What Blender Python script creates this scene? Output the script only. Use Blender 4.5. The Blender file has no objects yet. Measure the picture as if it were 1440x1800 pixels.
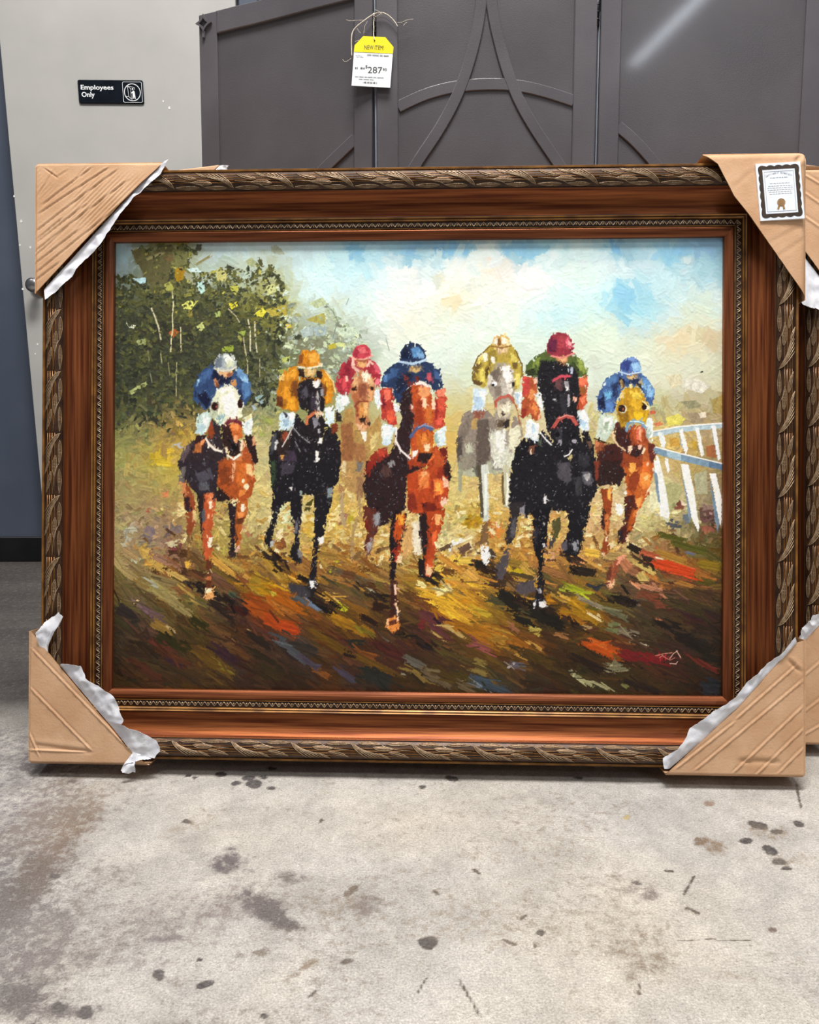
import bpy, bmesh, math, random
import numpy as np
from mathutils import Matrix, Vector

# ================================================================ camera, world, lamps, exposure
scene = bpy.context.scene
COL = scene.collection
F_PX, CX, CY = 1440.0, 720.0, 900.0          # focal length in pixels of the 1440 x 1800 frame
PITCH, ROLL, CAM_H = math.radians(11.2), math.radians(-0.22), 0.8185
_A = np.array(Matrix.Rotation(ROLL, 3, 'Y') @ Matrix.Rotation(PITCH, 3, 'X'))
cam_data = bpy.data.cameras.new('camera'); cam = bpy.data.objects.new('camera', cam_data); COL.objects.link(cam)
cam_data.sensor_fit = 'VERTICAL'; cam_data.sensor_height = 24.0; cam_data.lens = 24.0*F_PX/1800.0
cam_data.clip_start = 0.02; cam_data.clip_end = 60
_m = np.eye(4); _m[:3, 0] = _A[0]; _m[:3, 1] = _A[2]; _m[:3, 2] = -_A[1]; _m[:3, 3] = (0, 0, CAM_H)
cam.matrix_world = Matrix(_m.tolist())
scene.camera = cam

world = bpy.data.worlds.new('world'); scene.world = world; world.use_nodes = True
world.node_tree.nodes['Background'].inputs[0].default_value = (0.80, 0.88, 1.0, 1)
world.node_tree.nodes['Background'].inputs[1].default_value = 0.12

CEIL = 5.2
def tube_lamp(x, y, w, l, power, name='tube_lamp', col=(1.0, 0.965, 0.92), spread=180):
    d = bpy.data.lights.new(name, 'AREA'); d.shape = 'RECTANGLE'; d.size = w; d.size_y = l; d.energy = power; d.color = col
    d.spread = math.radians(spread)
    o = bpy.data.objects.new(name, d); COL.objects.link(o); o.location = (x, y, CEIL-0.06); return o
tube_lamp(0.1, 0.75, 1.6, 1.0, 405)           # fixture over the picture
tube_lamp(0.1, -1.6, 1.6, 1.0, 85)           # next fixture of the row, behind the viewer
tube_lamp(-3.0, 0.9, 1.0, 1.6, 80)            # neighbouring rows
tube_lamp(3.0, 0.9, 1.0, 1.6, 60)
def tube_between(p, q, w, power):
    o = tube_lamp(0, 0, w, math.dist(p, q), power, 'tube_lamp', (.82, .90, 1.0)); d = Vector(q)-Vector(p)
    o.location = (Vector(p)+Vector(q))/2; o.rotation_euler = (0, 0, math.atan2(d.y, d.x)-math.pi/2); return o
tube_between((3.515, -4.293, 5.14), (3.297, -6.047, 5.14), .13, 75)   # tube further down the hall; the screen's gloss streaks with it

scene.view_settings.view_transform = 'Standard'; scene.view_settings.look = 'None'
scene.view_settings.gamma = 1.0; scene.view_settings.exposure = -0.32; scene.view_settings.use_curve_mapping = False

# ================================================================ helpers
rng = np.random.default_rng(11)
def ray(px, py):
    d = np.array([(px-CX)/F_PX, 1.0, -(py-CY)/F_PX]); return _A.T @ d
ORG = np.array([0.0, 0.0, CAM_H])
def hit(px, py, p0, n):
    d = ray(px, py); t = np.dot(np.asarray(p0)-ORG, n)/np.dot(d, n); return ORG+d*t
def project(P):
    Q = (np.asarray(P)-ORG) @ _A.T; return CX+F_PX*Q[..., 0]/Q[..., 1], CY-F_PX*Q[..., 2]/Q[..., 1]
def lin(h):
    c = [int(h[i:i+2], 16)/255 for i in (0, 2, 4)]
    return tuple((v/12.92 if v <= .04045 else ((v+.055)/1.055)**2.4) for v in c)+(1.0,)
def srgb2lin(a):
    return np.where(a <= .04045, a/12.92, ((a+.055)/1.055)**2.4)

class Frame:                                   # a local coordinate frame: x right, z up, -y towards the viewer
    def __init__(s, org, ex, ez):
        s.o = np.asarray(org, float); s.ex = np.asarray(ex, float); s.ex /= np.linalg.norm(s.ex)
        s.ez = np.asarray(ez, float); s.ez -= s.ex*np.dot(s.ex, s.ez); s.ez /= np.linalg.norm(s.ez)
        s.n = np.cross(s.ex, s.ez)             # towards the viewer
    def mat(s):
        m = np.eye(4); m[:3, 0] = s.ex; m[:3, 1] = -s.n; m[:3, 2] = s.ez; m[:3, 3] = s.o; return Matrix(m.tolist())
    def uv(s, px, py, w=0.0):                  # photo pixel -> (x, z) on the plane w in front of the frame's plane
        p = hit(px, py, s.o+s.n*w, s.n)-s.o; return float(np.dot(p, s.ex)), float(np.dot(p, s.ez))

class MB:                                      # collects geometry for ONE mesh object
    def __init__(s): s.v = []; s.f = []; s.mi = []; s.sm = []
    def add(s, vs, fs, mi=0, smooth=False):
        b = len(s.v); s.v += [tuple(map(float, q)) for q in vs]
        for f in fs: s.f.append(tuple(b+i for i in f)); s.mi.append(mi); s.sm.append(smooth)
    def box(s, x0, x1, y0, y1, z0, z1, mi=0, bev=0.0):
        b = min(bev, (x1-x0)/2.01, (z1-z0)/2.01)
        if b <= 0:
            s.add([(x0, y0, z0), (x1, y0, z0), (x1, y1, z0), (x0, y1, z0), (x0, y0, z1), (x1, y0, z1), (x1, y1, z1), (x0, y1, z1)],
                  [(0, 3, 2, 1), (4, 5, 6, 7), (0, 1, 5, 4), (1, 2, 6, 5), (2, 3, 7, 6), (3, 0, 4, 7)], mi)
        else:
            s.prism([(x0, z0), (x1, z0), (x1, z1), (x0, z1)], y0, y1, mi, bev)
    def prism(s, poly, y0, y1, mi=0, bev=0.0):     # outline in (x, z), front face at y0 (towards the viewer), back at y1
        a = sum(p[0]*q[1]-q[0]*p[1] for p, q in zip(poly, poly[1:]+poly[:1]))
        if a < 0: poly = poly[::-1]
        n = len(poly)
        if bev > 0:
            ins = []
            for i in range(n):
                p = np.array(poly[i-1]); q = np.array(poly[i]); r = np.array(poly[(i+1) % n])
                e1 = (q-p)/max(1e-9, np.linalg.norm(q-p)); e2 = (r-q)/max(1e-9, np.linalg.norm(r-q))
                m = np.array([-e1[1]-e2[1], e1[0]+e2[0]]); k = np.linalg.norm(m)
                m = m/k if k > 1e-6 else np.array([-e1[1], e1[0]])
                c = max(.35, float(np.dot(m, [-e1[1], e1[0]]))); ins.append(tuple(q+m*bev/c))
            vs = [(x, y0, z) for x, z in ins]+[(x, y0+bev, z) for x, z in poly]+[(x, y1, z) for x, z in poly]
            fs = [tuple(range(n))]
            for k in (0, n):
                fs += [(k+i, k+n+i, k+n+(i+1) % n, k+(i+1) % n) for i in range(n)]
            fs.append(tuple(range(3*n-1, 2*n-1, -1)))
        else:
            vs = [(x, y0, z) for x, z in poly]+[(x, y1, z) for x, z in poly]
            fs = [tuple(range(n)), tuple(range(2*n-1, n-1, -1))]+[(i, n+i, n+(i+1) % n, (i+1) % n) for i in range(n)]
        s.add(vs, fs, mi)
    def tube(s, pts, r, sides=6, mi=0, closed=False, flat=1.0):
        pts = [np.asarray(p, float) for p in pts]; n = len(pts); vs = []; ref = np.array([0.0, 1.0, 0.0])
        for i, p in enumerate(pts):
            a = pts[i-1] if (i > 0 or closed) else p; b = pts[(i+1) % n] if (i < n-1 or closed) else p
            t = b-a; t = t/max(1e-9, np.linalg.norm(t)); u = np.cross(t, ref)
            if np.linalg.norm(u) < 1e-3: u = np.cross(t, [1.0, 0, 0])
            u /= np.linalg.norm(u); v = np.cross(t, u); rr = r[i] if hasattr(r, '__len__') else r
            for k in range(sides):
                th = 2*math.pi*k/sides; vs.append(p+u*rr*math.cos(th)+v*rr*flat*math.sin(th))
        fs = []
        for i in range(n if closed else n-1):
            j = (i+1) % n
            fs += [(i*sides+k, i*sides+(k+1) % sides, j*sides+(k+1) % sides, j*sides+k) for k in range(sides)]
        if not closed: fs += [tuple(range(sides-1, -1, -1)), tuple(range((n-1)*sides, n*sides))]
        s.add(vs, fs, mi, True)
    def grid(s, P, mi=0, smooth=True, flip=False):  # P: (rows, cols, 3)
        R, C = P.shape[:2]; fs = []
        for i in range(R-1):
            for j in range(C-1):
                f = (i*C+j, i*C+j+1, (i+1)*C+j+1, (i+1)*C+j); fs.append(f[::-1] if flip else f)
        s.add(P.reshape(-1, 3), fs, mi, smooth)
    def build(s, name, mats, parent=None, mat=None):
        me = bpy.data.meshes.new(name); me.from_pydata(s.v, [], s.f); me.validate()
        for m in (mats if isinstance(mats, (list, tuple)) else [mats]): me.materials.append(m)
        if len(me.polygons) == len(s.mi):
            me.polygons.foreach_set('material_index', s.mi); me.polygons.foreach_set('use_smooth', s.sm)
        me.update()
        return link(name, me, parent, mat)
def link(name, data, parent=None, mat=None):
    o = bpy.data.objects.new(name, data); COL.objects.link(o)
    if parent is not None: o.parent = parent
    if mat is not None: o.matrix_world = mat if parent is None else mat
    return o
def tag(o, label=None, cat=None, group=None, kind=None):
    for k, v in (('label', label), ('category', cat), ('group', group), ('kind', kind)):
        if v: o[k] = v
    return o
def empty(name, mat):
    o = bpy.data.objects.new(name, None); COL.objects.link(o); o.empty_display_size = .05; o.matrix_world = mat; return o

# ---------------------------------------------------------------- materials
def mat_new(name):
    m = bpy.data.materials.new(name); m.use_nodes = True; nt = m.node_tree; b = nt.nodes['Principled BSDF']; return m, nt, b
def node(nt, t, **kw):
    n = nt.nodes.new(t)
    for k, v in kw.items():
        if k in n.inputs.keys() if hasattr(n.inputs, 'keys') else False: n.inputs[k].default_value = v
        else: setattr(n, k, v)
    return n
def surf(name, c1, c2=None, scale=20, rough=.5, bump=.0, stretch=(1, 1, 1), metal=0.0, detail=6, bscale=None, spec=.5, lo=.35, hi=.65, coat=0.0, rvar=.0, crough=.25):
    m, nt, b = mat_new(name); L = nt.links
    tc = node(nt, 'ShaderNodeTexCoord'); mp = node(nt, 'ShaderNodeMapping'); mp.inputs['Scale'].default_value = stretch
    L.new(tc.outputs['Object'], mp.inputs['Vector'])
    n = node(nt, 'ShaderNodeTexNoise'); n.inputs['Scale'].default_value = scale; n.inputs['Detail'].default_value = detail
    L.new(mp.outputs['Vector'], n.inputs['Vector'])
    r = node(nt, 'ShaderNodeValToRGB'); r.color_ramp.elements[0].position = lo; r.color_ramp.elements[1].position = hi
    r.color_ramp.elements[0].color = lin(c1); r.color_ramp.elements[1].color = lin(c2 or c1)
    L.new(n.outputs['Fac'], r.inputs['Fac']); L.new(r.outputs['Color'], b.inputs['Base Color'])
    b.inputs['Roughness'].default_value = rough; b.inputs['Metallic'].default_value = metal; b.inputs['Specular IOR Level'].default_value = spec
    b.inputs['Coat Weight'].default_value = coat; b.inputs['Coat Roughness'].default_value = crough
    if rvar:
        mr = node(nt, 'ShaderNodeMapRange'); mr.inputs['To Min'].default_value = rough-rvar; mr.inputs['To Max'].default_value = rough+rvar
        L.new(n.outputs['Fac'], mr.inputs['Value']); L.new(mr.outputs['Result'], b.inputs['Roughness'])
    if bump:
        n2 = node(nt, 'ShaderNodeTexNoise'); n2.inputs['Scale'].default_value = bscale or scale*4; n2.inputs['Detail'].default_value = 4
        L.new(mp.outputs['Vector'], n2.inputs['Vector'])
        bp = node(nt, 'ShaderNodeBump'); bp.inputs['Strength'].default_value = bump; bp.inputs['Distance'].default_value = .002
        L.new(n2.outputs['Fac'], bp.inputs['Height']); L.new(bp.outputs['Normal'], b.inputs['Normal'])
    return m
M = {}
M['wood'] = surf('walnut_varnish', '5a2a16', '94562f', 7, .46, .10, (.7, 26, 26), coat=.06, detail=9, rvar=.05, metal=.85)
M['lip'] = surf('lip_varnish', '5c2e18', '925431', 7, .44, .08, (.7, 26, 26), coat=.1, detail=9, metal=.75)
M['groove'] = surf('groove_brown', '24120c', '38200f', 40, .5)
M['bead'] = surf('bronze_bead', '6a4420', '9c6c34', 30, .34, metal=.35)
M['leafbase'] = surf('carving_ground', '2c1a10', '4a301c', 60, .40, metal=.35)
M['leafbody'] = surf('carved_leaf_bronze', '5a4430', '7c6044', 90, .38, .15, metal=.4)
M['leaf'] = surf('antique_gilt', '80684e', 'b0987c', 120, .36, .2, metal=.35)
M['kraft'] = surf('kraft_card', 'c49a76', 'd2ac8a', 14, .78, .25, detail=10, bscale=260, spec=.25)
M['kraft_edge'] = surf('kraft_card_edge', '8c6440', 'a47c54', 60, .85, spec=.2)
M['tissue'] = surf('tissue_paper', 'd4d6e0', 'eceef4', 30, .55, .3, spec=.4)
M['screen'] = surf('screen_paint', '545156', '5e5b60', 6, .34, .10, detail=8, bscale=340, rvar=.05, coat=.16, crough=.07)
M['screen_in'] = surf('screen_field_paint', '524f53', '5b585c', 5, .33, .12, detail=8, bscale=340, rvar=.05, coat=.16, crough=.07)
M['hinge'] = surf('hinge_black', '141418', '202024', 40, .4, metal=.6)
M['door'] = surf('door_paint', 'adacaa', 'bab9b6', 3, .5, .06, detail=8, bscale=220)
M['blue'] = surf('wall_blue_paint', '464f60', '4e5768', 4, .55, .08, detail=8, bscale=160)
M['base'] = surf('cove_base_vinyl', '0e0e10', '18181a', 10, .4)
M['black'] = surf('sign_black', '0c1018', '141a24', 20, .22)
M['white'] = surf('sign_white', 'e8ecf0', 'f4f6f8', 20, .5)
M['ceil'] = surf('ceiling_paint', 'a8a8a8', 'b4b4b4', 4, .8)
M['steel'] = surf('satin_steel', '8a8a8c', 'a4a4a6', 30, .28, metal=.9)
M['chip'] = surf('bare_chip', 'e0e0de', 'f0f0ee', 40, .6)
M['yellow'] = surf('tag_yellow', 'f4e400', 'fcf010', 20, .5)
M['card'] = surf('tag_card', 'eef4fa', 'f6fafe', 20, .5)
M['ink'] = surf('ink', '3a3c40', '4a4c50', 60, .6)
M['palegrey'] = surf('pale_ink', '9aa0a8', 'aab0b6', 60, .6)
M['twine'] = surf('twine_jute', 'c8c0b0', 'e4dccc', 200, .8)
M['cert'] = surf('certificate_paper', 'e4ecf8', 'eef4fc', 30, .4)
M['border'] = surf('certificate_border', '2c2018', '40301f', 50, .5)
M['seal'] = surf('certificate_seal', '7c5c38', 'a07c50', 80, .5)
M['strip'] = surf('seam_light_line', '7c8290', '8c929c', 20, .4)  # pale grey that paints the lit line in the screen's seams
M['stretcher'] = surf('stretcher_pine', 'b89c74', 'c8ae86', 20, .7)

# ================================================================ the setting

WALL_Y = 3.16
def struct(name, mb, m, kind='structure'):
    return tag(mb.build(name, m), kind=kind)
# floor: a fine sheet of concrete with its own stains, in metres
def floor_y(py): return hit(720, py, (0, 0, 0), np.array([0, 0, 1.0]))[1]
rows = [floor_y(py) for py in np.arange(1830, 984, -2.3)]; rows = [r for r in rows if r < WALL_Y-.02]
ys = np.array([-6.0, -2.0, 0.2, rows[0]-.06]+rows+[WALL_Y+.1]); xs = np.concatenate([[-6, -3, -1.6], np.linspace(-1.15, 1.15, 620), [1.6, 3, 6]])
XX, YY = np.meshgrid(xs, ys); nR, nC = XX.shape
fx, fy = project(np.stack([XX, YY, np.zeros_like(XX)], -1)); fx = np.where(YY < .3, 720, fx); fy = np.where(YY < .3, 2600, fy)
def vnoise(x, y, s, seed=0):
    r = np.random.default_rng(seed); g = r.random((256, 256)); X = x*s; Y = y*s
    xi = np.floor(X).astype(int); yi = np.floor(Y).astype(int); a = X-xi; b = Y-yi; a = a*a*(3-2*a); b = b*b*(3-2*b)
    G = lambda i, j: g[i % 256, j % 256]
    return (G(yi, xi)*(1-a)+G(yi, xi+1)*a)*(1-b)+(G(yi+1, xi)*(1-a)+G(yi+1, xi+1)*a)*b
def fbm(x, y, s, seed=0, o=5):
    t = 0; k = .5
    for i in range(o): t = t+k*vnoise(x+i*7.3, y-i*3.1, s, seed+i); s *= 2.05; k *= .5
    return t/(1-.5**o)
base = np.array([.475, .448, .410]); alb = np.ones((nR, nC, 3))*base; scol = np.ones((nR, nC, 3))*np.array([.14, .125, .115]); grime = np.zeros((nR, nC))
n1 = fbm(XX, YY, 3.0, 1); n2 = fbm(XX, YY, 16, 9); n3 = fbm(XX, YY, 70, 20, 3)
alb *= (1+(n1-.5)*.30+(n2-.5)*.34+(n3-.5)*.30)[..., None]
alb *= 1+np.stack([(n1-.5)*.10, (n1-.5)*.02, -(n1-.5)*.14], -1)
def stain(px, py, rx, ry, ang, s, col, hard=1.0, rag=.9, freq=40):
    """a stain centred on the floor spot seen at photo pixel (px, py); its radii are in photo pixels"""
    global grime, scol
    ca, sa = math.cos(math.radians(ang)), math.sin(math.radians(ang))
    u = ((fx-px)*ca+(fy-py)*sa)/rx; v = (-(fx-px)*sa+(fy-py)*ca)/ry
    d = np.sqrt(u*u+v*v)+(fbm(XX, YY, freq, int(px) % 97)-.5)*rag*1.6
    m = np.clip((1.35-d)/(.2+1.1*(1-hard)), 0, 1)*s
    k = (m/np.maximum(1e-6, m+grime))[..., None]; scol = scol*(1-k)+np.array(lin(col)[:3])*k; grime = 1-(1-grime)*(1-m)
# darker concrete at the back and far left, paler towards the front
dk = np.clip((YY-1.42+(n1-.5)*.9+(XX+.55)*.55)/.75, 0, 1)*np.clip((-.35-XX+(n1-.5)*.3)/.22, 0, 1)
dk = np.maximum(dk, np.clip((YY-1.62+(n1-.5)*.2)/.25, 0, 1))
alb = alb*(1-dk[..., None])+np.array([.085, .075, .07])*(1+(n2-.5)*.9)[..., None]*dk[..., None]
for a in [(20, 1450, 130, 130, 0, .38, '6a6068', .1), (90, 1440, 90, 40, -35, .5, '80705c', .2), (120, 1470, 90, 30, -50, .55, '76604a', .25), (60, 1545, 80, 28, -42, .72, '544438', .35),
          (10, 1600, 50, 34, -40, .7, '4e4440', .4), (40, 1690, 110, 34, -10, .42, '6c6060', .2), (50, 1765, 90, 36, 0, .6, '5a5050', .25), (20, 1745, 40, 30, 0, .6, '4a4244', .4), (150, 1780, 70, 16, 0, .4, '686060', .3),
          (200, 1535, 60, 22, -10, .34, '746a64', .2), (330, 1452, 60, 18, -20, .34, '8a7a66', .2), (330, 1600, 170, 60, -5, .26, '807478', .1), (290, 1650, 40, 9, 3, .5, '6c6468', .5), (230, 1690, 90, 18, 0, .25, '7a7070', .2),
          (405, 1512, 40, 22, -8, .62, '5c5458', .3), (395, 1520, 22, 12, 0, .5, '4c464c', .5), (503, 1543, 30, 14, -5, .55, '625a5c', .4), (470, 1597, 42, 25, 28, .86, '3e393f', .45), (500, 1622, 40, 12, 15, .75, '4a4448', .5), (410, 1600, 60, 22, 0, .34, '776e70', .2),
          (640, 1592, 26, 22, 30, .5, '6a6062', .3), (620, 1565, 14, 5, -30, .7, '5c4c40', .7), (600, 1590, 60, 26, 0, .3, '84786a', .2), (530, 1705, 30, 6, -35, .5, '7c6a54', .5), (610, 1690, 12, 4, -10, .8, '4a4038', .7),
          (460, 1675, 20, 6, -5, .5, '6e6258', .5), (420, 1680, 12, 5, 0, .4, '6e6258', .5), (300, 1725, 40, 14, 0, .3, '7c7068', .2),
          (870, 1630, 170, 50, 5, .20, '8a7c68', .1), (1110, 1560, 54, 24, 0, .42, '7a706a', .2), (1140, 1575, 18, 10, 0, .5, '6a6060', .4), (1120, 1660, 60, 50, 0, .34, '7e7060', .2), (1150, 1690, 40, 20, 0, .42, '786a58', .3),
          (1255, 1490, 26, 13, 25, .55, '7a6248', .5), (1230, 1478, 12, 6, 0, .6, '5e4a3a', .6), (1247, 1412, 10, 5, -10, .7, '7a5c48', .6), (1350, 1464, 46, 14, 8, .45, '7e6e5a', .4), (1400, 1510, 50, 14, 0, .35, '8a7c6c', .3),
          (1358, 1635, 10, 6, 20, .7, '5e4c42', .6), (1100, 1437, 9, 5, -15, .6, 'b09c60', .7), (960, 1500, 120, 20, 0, .14, '8c7e6a', .1), (1290, 1715, 40, 12, 10, .3, '86786a', .3),
          (60, 1350, 30, 8, 0, .7, '4c4444', .5), (575, 1385, 8, 18, 25, .3, '8a7c68', .4), (120, 1375, 24, 10, 0, .4, '7c6c58', .3), (820, 1500, 26, 9, 0, .25, '86745c', .3)]:
    stain(*a)
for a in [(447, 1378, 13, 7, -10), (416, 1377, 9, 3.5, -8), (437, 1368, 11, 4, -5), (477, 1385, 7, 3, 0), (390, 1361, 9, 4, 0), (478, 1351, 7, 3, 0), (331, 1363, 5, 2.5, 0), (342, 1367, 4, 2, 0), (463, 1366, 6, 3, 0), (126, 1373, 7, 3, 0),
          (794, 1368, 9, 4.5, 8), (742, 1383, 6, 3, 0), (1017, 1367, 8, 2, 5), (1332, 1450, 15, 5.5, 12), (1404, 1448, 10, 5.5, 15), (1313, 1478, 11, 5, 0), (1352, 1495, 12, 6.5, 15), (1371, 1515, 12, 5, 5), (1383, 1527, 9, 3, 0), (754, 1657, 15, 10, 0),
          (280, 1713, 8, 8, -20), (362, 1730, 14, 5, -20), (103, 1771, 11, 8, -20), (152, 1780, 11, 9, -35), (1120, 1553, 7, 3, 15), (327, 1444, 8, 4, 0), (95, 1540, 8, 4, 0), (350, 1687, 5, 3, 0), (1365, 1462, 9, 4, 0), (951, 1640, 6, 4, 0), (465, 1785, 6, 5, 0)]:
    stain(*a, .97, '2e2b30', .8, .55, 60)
def scratch(p, q, w, col='3c3028', s=.8):
    global grime, scol
    p = np.array(p, float); q = np.array(q, float); d = q-p; L = np.hypot(*d); u = ((fx-p[0])*d[0]+(fy-p[1])*d[1])/L; v = (-(fx-p[0])*d[1]+(fy-p[1])*d[0])/L
    m = (np.clip(1.3-np.abs(v+(n2-.5)*5)/(w*1.5), 0, 1)*((u > 0) & (u < L)))[..., None]*s
    m = m[..., 0]; k = (m/np.maximum(1e-6, m+grime))[..., None]; scol = scol*(1-k)+np.array(lin(col)[:3])*k; grime = 1-(1-grime)*(1-m)
for a in [((805, 1720), (846, 1790), 2.2), ((882, 1650), (908, 1662), 2), ((1221, 1540), (1201, 1575), 2), ((1207, 1594), (1231, 1605), 2.2), ((1400, 1378), (1408, 1422), 2), ((1125, 1728), (1125, 1750), 1.6), ((1168, 1531), (1184, 1532), 1.8), ((830, 1528), (842, 1537), 1.8),
          ((735, 1745), (750, 1718), 1.6), ((560, 1448), (568, 1440), 2), ((1190, 1652), (1320, 1653), .9), ((915, 1616), (925, 1609), 2), ((760, 1566), (775, 1573), 2), ((940, 1655), (941, 1668), 2), ((541, 1755), (560, 1740), 1.5)]: scratch(*a)
# broad grime: heavy and mottled on the left, light elsewhere
left = np.clip((760-fx)/760, 0, 1)**1.3
zone = .06+.44*left*np.clip((fbm(XX, YY, 5, 61)-.30)*3.2, 0, 1)+.34*np.clip((fbm(XX, YY, 3.6, 77)-.47)*4, 0, 1)*(.75+.25*left)
k = (zone/np.maximum(1e-6, zone+grime))[..., None]; scol = scol*(1-k)+(np.array([.19, .155, .12])*(1-left[..., None])+np.array([.165, .150, .148])*left[..., None])*k
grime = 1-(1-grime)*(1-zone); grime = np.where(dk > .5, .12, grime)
alb = np.clip(alb, .01, .95)
fl = MB(); me = bpy.data.meshes.new('floor')
co = np.zeros((nR*nC, 3)); co[:, 0] = XX.ravel(); co[:, 1] = YY.ravel()
idx = np.arange(nR*nC).reshape(nR, nC); quads = np.stack([idx[:-1, :-1], idx[:-1, 1:], idx[1:, 1:], idx[1:, :-1]], -1).reshape(-1, 4)
def mesh_np(name, co, quads, colour=None, smooth=True, attr='paint'):
    me = bpy.data.meshes.new(name); nq = len(quads)
    me.vertices.add(len(co)); me.vertices.foreach_set('co', np.ascontiguousarray(co, np.float32).ravel())
    me.loops.add(nq*4); me.loops.foreach_set('vertex_index', np.ascontiguousarray(quads, np.int32).ravel())
    me.polygons.add(nq); me.polygons.foreach_set('loop_start', np.arange(0, nq*4, 4, dtype=np.int32))
    me.polygons.foreach_set('use_smooth', np.full(nq, smooth))
    if colour is not None:
        a = me.color_attributes.new(attr, 'FLOAT_COLOR', 'POINT')
        a.data.foreach_set('color', np.concatenate([colour.reshape(-1, 3), np.ones((len(co), 1))], 1).astype(np.float32).ravel())
    me.update(calc_edges=True); return me
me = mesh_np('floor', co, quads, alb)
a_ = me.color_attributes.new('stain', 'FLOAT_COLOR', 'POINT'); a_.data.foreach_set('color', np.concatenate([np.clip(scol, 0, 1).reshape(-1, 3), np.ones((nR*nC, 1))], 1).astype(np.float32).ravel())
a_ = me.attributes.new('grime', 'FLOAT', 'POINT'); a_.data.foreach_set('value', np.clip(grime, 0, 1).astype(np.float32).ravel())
def concrete():
    m, nt, b = mat_new('stained_concrete'); L = nt.links
    def attr(n): a = node(nt, 'ShaderNodeAttribute'); a.attribute_name = n; return a
    at, sc, gm = attr('paint'), attr('stain'), attr('grime')
    tc = node(nt, 'ShaderNodeTexCoord')
    def noise(s, d=8, r=.65, st=(1, 1, 1)):
        mp = node(nt, 'ShaderNodeMapping'); mp.inputs['Scale'].default_value = st; mp.inputs['Location'].default_value = (s*.37, s*.11, 0); L.new(tc.outputs['Object'], mp.inputs['Vector'])
        n = node(nt, 'ShaderNodeTexNoise'); n.inputs['Scale'].default_value = s; n.inputs['Detail'].default_value = d; n.inputs['Roughness'].default_value = r; L.new(mp.outputs['Vector'], n.inputs['Vector']); return n.outputs['Fac']
    def rng_(v, a0, a1, b0, b1):
        r = node(nt, 'ShaderNodeMapRange'); L.new(v, r.inputs['Value'])
        for k, q in zip(('From Min', 'From Max', 'To Min', 'To Max'), (a0, a1, b0, b1)): r.inputs[k].default_value = q
        return r.outputs['Result']
    def math_(op, a0, b0):
        q = node(nt, 'ShaderNodeMath'); q.operation = op
        for i, v in enumerate((a0, b0)):
            if isinstance(v, float): q.inputs[i].default_value = v
            else: L.new(v, q.inputs[i])
        return q.outputs[0]
    n_mid, n_fine, n_big, n_g = noise(60, 12, .75), noise(330, 5, .7), noise(7, 10, .7), noise(140, 6, .7, (1, 2.2, 1))
    g = math_('ADD', gm.outputs['Fac'], math_('MULTIPLY', rng_(n_mid, .3, .7, -.5, .5), 1.25))
    fac = rng_(g, .22, .80, 0.0, 1.0)
    fac = math_('MULTIPLY', fac, rng_(n_g, .38, .62, .78, 1.0))
    mix = node(nt, 'ShaderNodeMix'); mix.data_type = 'RGBA'; L.new(fac, mix.inputs[0]); L.new(at.outputs['Color'], mix.inputs[6]); L.new(sc.outputs['Color'], mix.inputs[7])
    tone = math_('MULTIPLY', rng_(n_big, .3, .7, .86, 1.12), math_('MULTIPLY', rng_(n_mid, .34, .66, .86, 1.10), math_('MULTIPLY', rng_(n_fine, .36, .64, .70, 1.22), rng_(n_g, .36, .64, .84, 1.14))))
    pit = rng_(noise(170, 3, .6, (1, 1.7, 1)), .66, .71, 1.0, .38)
    tone = math_('MULTIPLY', tone, pit)
    mx = node(nt, 'ShaderNodeVectorMath'); mx.operation = 'SCALE'; L.new(mix.outputs[2], mx.inputs[0]); L.new(tone, mx.inputs['Scale']); L.new(mx.outputs['Vector'], b.inputs['Base Color'])
    L.new(rng_(n_mid, .2, .8, .40, .66), b.inputs['Roughness'])
    bp = node(nt, 'ShaderNodeBump'); bp.inputs['Strength'].default_value = .45; bp.inputs['Distance'].default_value = .0018; L.new(n_mid, bp.inputs['Height'])
    bp2 = node(nt, 'ShaderNodeBump'); bp2.inputs['Strength'].default_value = .35; bp2.inputs['Distance'].default_value = .0008; L.new(n_fine, bp2.inputs['Height']); L.new(bp.outputs['Normal'], bp2.inputs['Normal'])
    L.new(bp2.outputs['Normal'], b.inputs['Normal']); b.inputs['Specular IOR Level'].default_value = .4
    return m
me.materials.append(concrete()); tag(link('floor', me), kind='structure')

mb = MB(); mb.box(-6, 6, WALL_Y, WALL_Y+.1, 0, CEIL); struct('wall_back', mb, M['blue'])
mb = MB(); mb.box(-6, 6, -6, WALL_Y+.1, CEIL, CEIL+.1); struct('ceiling', mb, M['ceil'])
# door leaf, standing a little open in front of the wall
DY = 3.105
pr = hit(414, 4, (0, DY, 0), np.array([0, 1.0, 0])); ang = math.radians(2.2)
ex = np.array([math.cos(ang), math.sin(ang), 0]); DF = Frame((pr[0], DY, 0), ex, (0, 0, 1))
u0 = DF.uv(25, 350)[0]
mb = MB(); mb.box(u0, 0, 0, .044, .012, 2.06, bev=.0018)
door = tag(mb.build('door_1', M['door'], None, DF.mat()), kind='structure')
def child(mb, name, mats, parent):               # part meshes share their parent's axes
    o = mb.build(name, mats); o.parent = parent; return o
mb = MB(); ku, kz = DF.uv(69, 503)
prof = [(.033, 0), (.033, -.006), (.028, -.010), (.012, -.012), (.012, -.034), (.022, -.040), (.026, -.052), (.025, -.062), (.016, -.069), (0.001, -.070)]
N = 28; P = np.array([[(ku+r*math.cos(t), y, kz+r*math.sin(t)) for t in np.linspace(0, 2*math.pi, N)] for r, y in prof]); mb.grid(P, flip=True)
child(mb, 'door_knob', M['steel'], door)
mb = MB()
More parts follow.
